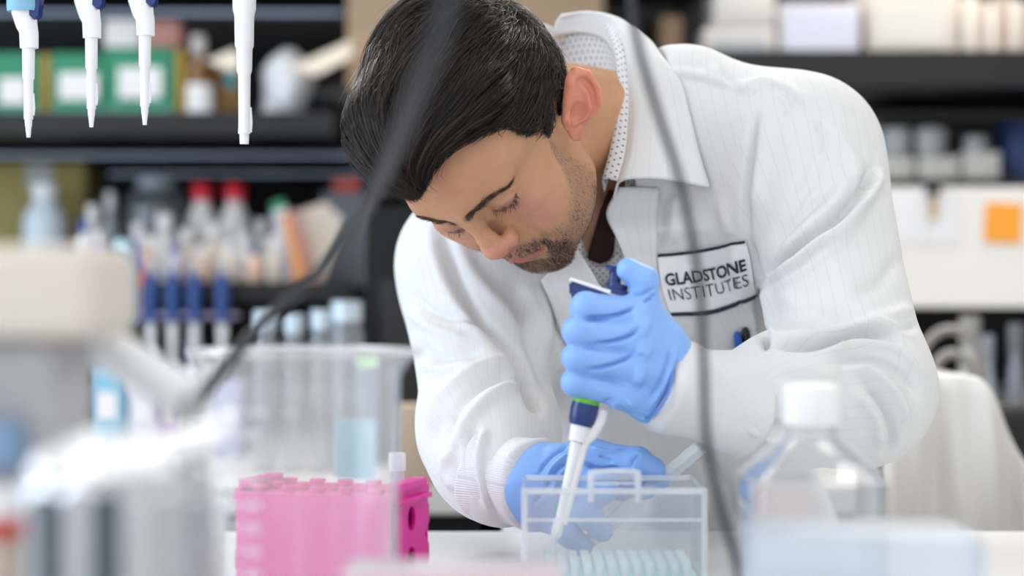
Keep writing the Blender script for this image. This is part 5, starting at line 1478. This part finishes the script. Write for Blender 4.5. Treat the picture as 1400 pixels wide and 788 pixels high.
o = carton(474, 826, -56, 132, YB + .02, .25, cardboard, 'cardboard_box', 'brown cardboard box behind the man\'s head', band=(.5, .06, mat('box_tape', (.44, .31, .19), rough=.4)))
sup = shelf('shelf', 470, 850, 133, 150, YS0 + .1, YS1, black_mat, 'black shelf board behind the head carrying the cardboard box')
carton(904, 932, 22, 91, YB + .05, .1, mat('box_brown', (.30, .19, .11), rough=.7), 'slim_box', 'slim brown box on the dark shelf right of the collar')
# lower shelf on the left
carton(-30, 116, 210, 392, YB + .04, .14, mat('box_khaki', (.30, .25, .075), rough=.6), 'archive_box', 'khaki box with a dark lid on the lower shelf', lid=(.018, mat('lid_dark', (.05, .04, .02), rough=.5)), label_rect=(.45, .70, .08, .26), lm=mat('paper_grey', (.42, .44, .46), rough=.7))
bottle(54, 250, 392, 60, YB - .05, mat('bottle_ice', (.60, .70, .78), rough=.3), capw, 'pale bottle standing in front of the khaki box', capv=268, neck=.5)
o = thing('glass_flask', (xb(204, YB), YB * K + .06, zb(392)), 'large clear glass flask on the lower shelf', 'flask')
r = 47 * KB
B().lathe([(0, 0), (r * .9, 0), (r, .008), (r, .13), (r * .92, .152), (r * .70, .165), (r * .66, .174), (r * .72, .177), (r * .62, .174), (r * .66, .164), (r * .90, .148), (r * .96, .13), (r * .96, .01), (0, .006)], 40).build('flask_wall', glassy, o, smooth=True)
B().lathe([(0, .17), (r * .5, .17), (r * .55, .186), (r * .3, .190), (0, .190)], 30).build('stopper', mat('stopper_ice', (.45, .52, .58), rough=.3), o, smooth=True)
for u, lab, s in ((273, 'white bottle with a red cap, left of a pair', 0), (318, 'white bottle with a red cap, right of a pair', 1)):
    bottle(u, 250, 392, 42, YB - .03, hdpe, redcap, lab, 'wash_bottle', capv=274, neck=.55, group='red-capped bottles', label_m=paper if s else None)
for u, v0, v1, wd, y, m_, lab in ((124, 280, 392, 30, YB - .06, hdpe, 'slim white bottle right of the khaki box'), (148, 262, 392, 24, YB - .0, mat('bottle_grey', (.4, .42, .46), rough=.4), 'thin grey bottle left of the glass flask'),
                                  (222, 292, 392, 40, YB - .08, hdpe, 'round-shouldered white bottle in front of the glass flask'), (252, 312, 392, 34, YB - .09, cream, 'short cream bottle in front of the red-capped pair'),
                                  (290, 305, 392, 36, YB - .09, cream, 'short cream bottle between the red caps'), (332, 318, 392, 34, YB - .09, hdpe, 'short white bottle below the right red cap'),
                                  (355, 300, 392, 26, YB - .03, hdpe, 'slim white bottle beside the paper files'), (185, 305, 392, 28, YB - .09, hdpe, 'small white bottle beside the teal spray bottle')):
    bottle(u, v0, v1, wd, y, m_, capw, lab)
mini = [('white', (.74, .74, .76)), ('cream', (.68, .60, .52)), ('lilac', (.50, .48, .66)), ('sky blue', (.30, .52, .70)), ('peach', (.70, .48, .38))]
for i, (u, v0, wd) in enumerate(((112, 300, 22), (134, 318, 18), (200, 322, 22), (238, 334, 22), (272, 338, 24), (310, 330, 22), (346, 336, 24), (372, 322, 18))):
    nm, col = mini[(i * 2 + i // 3) % 5]
    bottle(u, v0, 392, wd, YB - .13, mat('mini_' + nm.replace(' ', '_'), col, rough=.35), capw if i % 3 else mat('cap_navy', (.03, .07, .30), rough=.4), 'little %s vial with a %s cap, %s from the left in the front row' % (nm, 'white' if i % 3 else 'navy', ['first', 'second', 'third', 'fourth', 'fifth', 'sixth', 'seventh', 'eighth'][i]), 'vial', group='little vials in the front row of the lower shelf')
teal = mat('teal_plastic', (.02, .30, .40), rough=.35); bluep = mat('blue_plastic', (.02, .08, .45), rough=.35)
t = bottle(163, 328, 440, 30, YB - .18, teal, mat('cap_ice', (.45, .70, .80), rough=.3), 'teal spray bottle hanging at the shelf front', 'spray_bottle', capv=352, neck=.5)
bottle(184, 330, 440, 16, YB - .16, bluep, bluep, 'narrow blue tube beside the teal spray bottle', 'blue_tube', capv=345)
# files leaning on the shelf
for pts, col, lab in (([(380, 388), (372, 290), (392, 282), (412, 388)], (.62, .64, .72), 'pale lilac folder leaning leftmost in the paper stack'), ([(402, 388), (384, 296), (394, 288), (424, 388)], (.68, .30, .12), 'orange folder edge in the leaning paper stack'),
                      ([(418, 388), (396, 292), (404, 286), (436, 388)], (.66, .36, .36), 'pink folder edge in the leaning paper stack'), ([(428, 388), (404, 290), (444, 276), (470, 300), (440, 388)], (.66, .58, .48), 'cream sheet in front of the leaning paper stack'),
                      ([(372, 300), (370, 278), (388, 272), (390, 296)], (.05, .32, .14), 'small green tab beside the leaning folders')):
    card(pts, YB - .06 - .01 * len(lab) % .05, mat('file_' + lab[:6].strip().replace(' ', '_'), col, rough=.6), 'folder', lab, thick=.006)
carton(455, 492, 244, 262, YB + .02, .08, mat('box_red', (.50, .08, .06), rough=.5), 'red_box', 'small red box near the man\'s fringe')
carton(440, 505, 262, 392, YB + .03, .1, mat('box_slate', (.16, .17, .20), rough=.5), 'grey_box', 'slate grey box under the small red box')
carton(170, 202, 372, 392, YB - .17, .04, mat('box_crimson', (.35, .015, .03), rough=.5), 'red_box', 'flat crimson box at the shelf edge by the spray bottle')
# blue-handled pipettes hung along the lower shelf
navy2 = mat('handle_blue', (.02, .06, .22), rough=.35)
base = None
for i, (u, lab) in enumerate(((206, 'blue-handled pipette hanging leftmost on the shelf edge'), (236, 'blue-handled pipette second from the left on the shelf edge'), (266, 'blue-handled pipette third from the left on the shelf edge'), (304, 'blue-handled pipette rightmost on the shelf edge'))):
    y = 2.74; k = y * K / F
    if base is None:
        base = q = thing('shelf_pipette', (0, 0, 0), lab, 'pipette', 'blue-handled pipettes on the shelf edge')
        B().lathe([(0, 0), (3 * k, 0), (5 * k, 30 * k), (7 * k, 66 * k), (0, 67 * k)], 16).build('barrel', pip_white, q, smooth=True)
        B().lathe([(0, 66 * k), (9.5 * k, 67 * k), (10 * k, 120 * k), (8 * k, 134 * k), (0, 135 * k)], 16).build('handle', navy2, q, smooth=True)
        B().lathe([(0, 134 * k), (4 * k, 134 * k), (4 * k, 146 * k), (7 * k, 147 * k), (7 * k, 152 * k), (0, 152 * k)], 16).build('button', mat('button_grey', (.5, .52, .55), rough=.4), q, smooth=True)
    else:
        q = copy_tree(base); q['label'] = lab
    q.location = (xb(u, y), y * K, zb(508, y))
o = thing('pipette_stand', (xb(255, 2.78), 2.80 * K, .90), 'clear stand under the blue-handled pipettes', 'stand')
B().box((0, 0, .012), (.20, .12, .02), .004).build('stand_base', mat('stand_lilac', (.45, .42, .60), rough=.4), o)
B().box((0, .05, .09), (.02, .012, .16), .003).build('stand_post', mat('stand_lilac'), o)
B().box((0, .02, zb(432, 2.78) - .90), (.16, .05, .008), .002).build('stand_arm', mat('stand_lilac'), o)
# bench clutter under the lower shelf
for u0, u1, v0, v1, y, col, lab in ((120, 170, 430, 560, 2.52, (.20, .45, .62), 'sky blue carton on the rear bench at the left'), (176, 214, 440, 560, 2.52, (.62, .62, .70), 'pale lilac carton under the hanging blue pipettes'), (218, 246, 450, 560, 2.54, (.32, .18, .48), 'purple carton on the rear bench'),
                                    (250, 292, 440, 560, 2.54, (.68, .70, .74), 'white carton under the hanging blue pipettes'), (296, 332, 456, 560, 2.52, (.40, .40, .62), 'violet carton on the rear bench')):
    c = carton(u0, u1, v0, v1, y, .08, mat('carton_%d' % u0, col, rough=.5), 'carton', lab, label_rect=(.2, .8, .3, .6)); c.location.z = .9025
for u, v0, wd, lab in ((362, 425, 34, 'small clear glass jar leftmost under the shelf'), (402, 430, 30, 'small clear glass jar second under the shelf'), (440, 424, 34, 'small clear glass jar third under the shelf'), (474, 412, 48, 'wider clear glass jar nearest the black cabinet')):
    y = 2.34; k = y * K / F; r = wd / 2 * k; o = thing('glass_jar', (xb(u, y), y * K, .9025), lab, 'jar', 'clear glass jars under the lower shelf'); h = zb(v0, y) - .9025
    B().lathe([(0, 0), (r, 0), (r, h * .8), (r * .8, h * .88), (r * .8, h * .9), (r * .72, h * .9), (r * .92, h * .78), (r * .92, .004), (0, .004)], 24).build('jar_wall', glassy, o, smooth=True)
    B().lathe([(0, h * .88), (r * .9, h * .88), (r * .9, h), (0, h)], 24).build('lid', mat('lid_ice', (.55, .66, .74), rough=.25, metal=.3), o, smooth=True)
o = carton(500, 640, 268, 620, 2.42, .35, dark_mat, 'black_cabinet', 'tall black cabinet behind the man\'s right shoulder', cat='cabinet'); o.location.z = .9025
B().box((0, -.178, .16), (.10, .004, .20), .002).build('cabinet_door', mat('panel_gloss', (.012, .012, .013), rough=.3), o)
o = carton(540, 592, 512, 622, 2.16, .06, mat('box_tan', (.50, .40, .29), rough=.6), 'tan_box', 'tan box on the rear bench behind the beaker lip'); o.location.z = .9025
o = carton(536, 660, 634, 668, 2.12, .07, mat('tray_coral', (.72, .20, .15), rough=.5), 'coral_tray', 'coral red tray on the rear bench by the sleeve', cat='tray'); o.location.z = .9025; o.location.y = 2.53

# right-hand shelf
def rbox(u0, u1, v0, v1, col, lab, lr=None, lm=None, y=YB): return carton(u0, u1, v0, v1, y, .16, mat('rbox_%d_%d' % (u0, v0), col, rough=.55), 'storage_box', lab, group='white boxes on the right shelf', label_rect=lr, lm=lm)
rbox(962, 1060, 38, 91, (.62, .58, .55), 'lower white box of the stack nearest the collar', (.1, .9, .25, .8), mat('paper_grey'))
rbox(976, 1060, -20, 37, (.64, .61, .57), 'upper white box of the stack nearest the collar')
rbox(1066, 1176, 4, 91, (.62, .60, .62), 'white box with a lilac label, second from the left', (.06, .95, .1, .75), mat('label_lilac', (.66, .66, .78), rough=.6))
rbox(1186, 1312, -30, 91, (.64, .58, .51), 'tall cream box at the middle of the right shelf', (.1, .85, .3, .75), mat('label_cream', (.70, .66, .60), rough=.6))
for i, (u0, u1, col) in enumerate(((1320, 1334, (.80, .74, .64)), (1336, 1348, (.60, .50, .42)), (1350, 1364, (.78, .72, .64)), (1366, 1378, (.50, .38, .30)), (1380, 1396, (.74, .68, .60)), (1398, 1414, (.46, .36, .28)))):
    carton(u0, u1, -6 + 6 * (i % 3), 91, YB - .02, .12, mat('binder_%d' % i, col, rough=.6), 'binder', ['bright binder first in the row at the right end', 'tan binder second in the row at the right end', 'bright binder third in the row at the right end', 'brown binder fourth in the row at the right end', 'cream binder fifth in the row at the right end', 'brown binder cut by the right edge'][i], cat='binder', group='binders at the right end')
post = carton(1148, 1204, 150, 253, YB + .1, .08, mat('post_beige', (.50, .46, .42), rough=.6), 'post', 'beige upright beam behind the shoulder', cat='beam')
for u, v0, v1, wd, lab in ((1229, 174, 256, 40, 'white round jar, left of the pair under the right shelf'), (1277, 174, 256, 42, 'white round jar, right of the pair under the right shelf'), (1338, 186, 256, 32, 'smaller white round jar further right under the shelf')):
    bottle(u, v0, v1, wd, YB + .02, hdpe, capw, lab, 'round_jar', capv=v0 + 32, neck=.82, group='white jars under the right shelf')
for u0, u1, v0, lab in ((1206, 1250, 214, 'square white tub left, under the right shelf'), (1256, 1312, 214, 'wide white tub in the middle, under the right shelf'), (1318, 1368, 208, 'square white tub right, under the right shelf')):
    carton(u0, u1, v0, 256, YB - .08, .06, mat('tub_cream', (.66, .63, .59), rough=.5), 'tub', lab, cat='tub', group='white tubs under the right shelf', lid=(.006, mat('tub_lid', (.55, .53, .5), rough=.5)))
carton(1380, 1440, 162, 256, YB - .02, .1, mat('box_navy', (.03, .07, .22), rough=.5, var=.5, varscale=120), 'blue_box', 'dark blue patterned box at the right edge')
# sheet of paper hung from the shelf with a clip and an orange note
y = 2.78; board = B().box((0, 0, 0), (xb(1480, y) - xb(1196, y), .004, zb(256, y) - zb(420, y)), .0008).build('paper_board', mat('board_white', (.76, .74, .71), rough=.6)); board.location = ((xb(1480, y) + xb(1196, y)) / 2, y * K, (zb(256, y) + zb(420, y)) / 2)
tag(board, 'big white sheet hanging below the right shelf', 'board')
o = B().box((0, 0, 0), (xb(1310, y) - xb(1215, y), .002, zb(262, y) - zb(332, y))).build('paper_sheet', mat('paper_white')); o.location = ((xb(1310, y) + xb(1215, y)) / 2, y * K - .0035, (zb(262, y) + zb(332, y)) / 2); tag(o, 'smaller paper pinned on the big white sheet under the clip', 'paper')
o = B().box((0, 0, 0), (xb(1396, y) - xb(1345, y), .003, zb(278, y) - zb(332, y)), .0005).build('sticky_note', mat('note_orange', (.85, .34, .03), rough=.6)); o.location = (xb(1370.5, y), y * K - .004, zb(305, y)); o.rotation_euler = (0, math.radians(3), 0); tag(o, 'orange square sticky note on the white sheet', 'note')
o = thing('binder_clip', (xb(1274, y), y * K - .01, zb(292, y)), 'black clip with a tan handle holding the white sheet', 'clip')
B().box((0, 0, .008), (.012, .006, .034), .002).build('clip_handle', mat('clip_tan', (.52, .36, .18), rough=.5), o)
B().lathe([(0, -.006), (.011, -.006), (.012, .006), (.006, .013), (0, .013)], 18, c=(0, 0, .036)).build('clip_jaw', black_mat, o, smooth=True)
# instruments and hoses below the sheet
for (u, v, r, lab) in ((1300, 510, 44, 'large grey hose loop below the white sheet'), (1302, 520, 27, 'small grey hose loop inside the larger one')):
    y = 2.3 - (.04 if r < 40 else 0); k = y * K / F
    p = [(xb(u, y) + r * k * math.cos(a), y * K, zb(v, y) + 1.35 * r * k * math.sin(a)) for a in np.linspace(-1.2, math.pi + 1.2, 40)]
    p = [(p[0][0], y * K, .91)] + p + [(p[-1][0], y * K, .91)]
    o = B().tube(p, .0065, 10).build('hose', mat('hose_grey', (.30, .28, .27), rough=.4), smooth=True); tag(o, lab, 'hose')
for u, v0, v1, wd, col, lab in ((1352, 440, 620, 22, (.42, .45, .52), 'steel grey canister below the orange note'), (1392, 425, 620, 26, (.22, .23, .26), 'dark grey canister at the right edge'), (1330, 415, 620, 34, (.48, .47, .42), 'pale round lamp head standing behind the hoses'), (1372, 560, 620, 30, (.20, .10, .05), 'brown bottle low at the right edge')):
    c = bottle(u, v0, v1, wd, 2.4, mat('can_%d' % u, col, rough=.3, metal=.4), mat('can_cap_%d' % u, tuple(x * .6 for x in col), rough=.4), lab, 'canister', neck=.7); c.location.z = .9025
o = carton(1388, 1440, 590, 640, 2.25, .06, mat('box_cobalt', (.03, .12, .42), rough=.5), 'blue_box', 'cobalt box at the right edge beside the draped coat'); o.location.z = .9025
# chair with a lab coat thrown over it
chair = thing('lab_chair', (.585, 2.10, 0), 'lab chair hidden under the draped white coat', 'chair')
B().box((0, 0, .50), (.32, .34, .06), .02, seg=3).build('seat', black_mat, chair)
B().box((-.06, .155, .84), (.22, .04, .36), .02, seg=3).build('backrest', black_mat, chair)
B().tube([(0, 0, .06), (0, 0, .48)], .025, 14).build('column', black_mat, chair, smooth=True)
for i in range(5):
    a = 2 * math.pi * i / 5 + .3
    B().tube([(0, 0, .09), (.17 * math.cos(a), .17 * math.sin(a), .05)], .016, 10).build('leg', black_mat, chair, smooth=True)
    B().lathe([(0, 0), (.02, 0), (.024, .02), (.02, .04), (0, .04)], 12, c=(.18 * math.cos(a), .18 * math.sin(a), 0)).build('castor', black_mat, chair, smooth=True)
def draped_coat():
    y = 1.93; k = y * K / F; y0 = y * K
    outline = [(1200, 620), (1208, 560), (1222, 524), (1260, 512), (1318, 512), (1345, 528), (1372, 590), (1392, 625), (1420, 640)]
    ol = catmull(np.array(outline, float), 60); n = len(ol); m = 24; V = []
    for i in range(m):
        t_ = i / (m - 1)
        for j in range(n):
            u, v = ol[j]; bottom = 980
            vv = v + (bottom - v) * max(0, t_ - .08) / .92 if t_ > .08 else v
            uu = u + (u - 1300) * .12 * t_
            dep = y0 + .02 - .05 * min(1, t_ / .08) ** .5 + .014 * math.sin(uu * .055 + 1.5 * t_) * min(1, t_ * 3) + .008 * math.sin(uu * .13 - t_ * 3) * min(1, t_ * 3)
            p = np.array([(uu - 700) * k, dep, CZ - (vv - 394) * k]); V.append(p)
    Fq = [(i * n + j, i * n + j + 1, (i + 1) * n + j + 1, (i + 1) * n + j) for i in range(m - 1) for j in range(n - 1)]
    # far side of the cloth
    N = len(V); V2 = [np.array([p[0], y0 + .10 - (p[1] - y0) * .6, p[2]]) for p in V]
    V2[:n] = [np.array([p[0], y0 + .06, p[2]]) for p in V[:n]]
    F2 = [tuple(N + q for q in f[::-1]) for f in Fq]
    side = [(j, j + 1, N + j + 1, N + j) for j in range(n - 1)]
    me = mesh_np('draped_coat', np.array(V + V2), Fq + F2 + side)
    o = link('draped_coat', me, mat('coat_cream', (.86, .84, .81), rough=.8), smooth=True); tag(o, 'white lab coat draped over a chair at the lower right', 'coat')
    c = np.array([.66, y0, 0]); 
    return o
draped_coat()
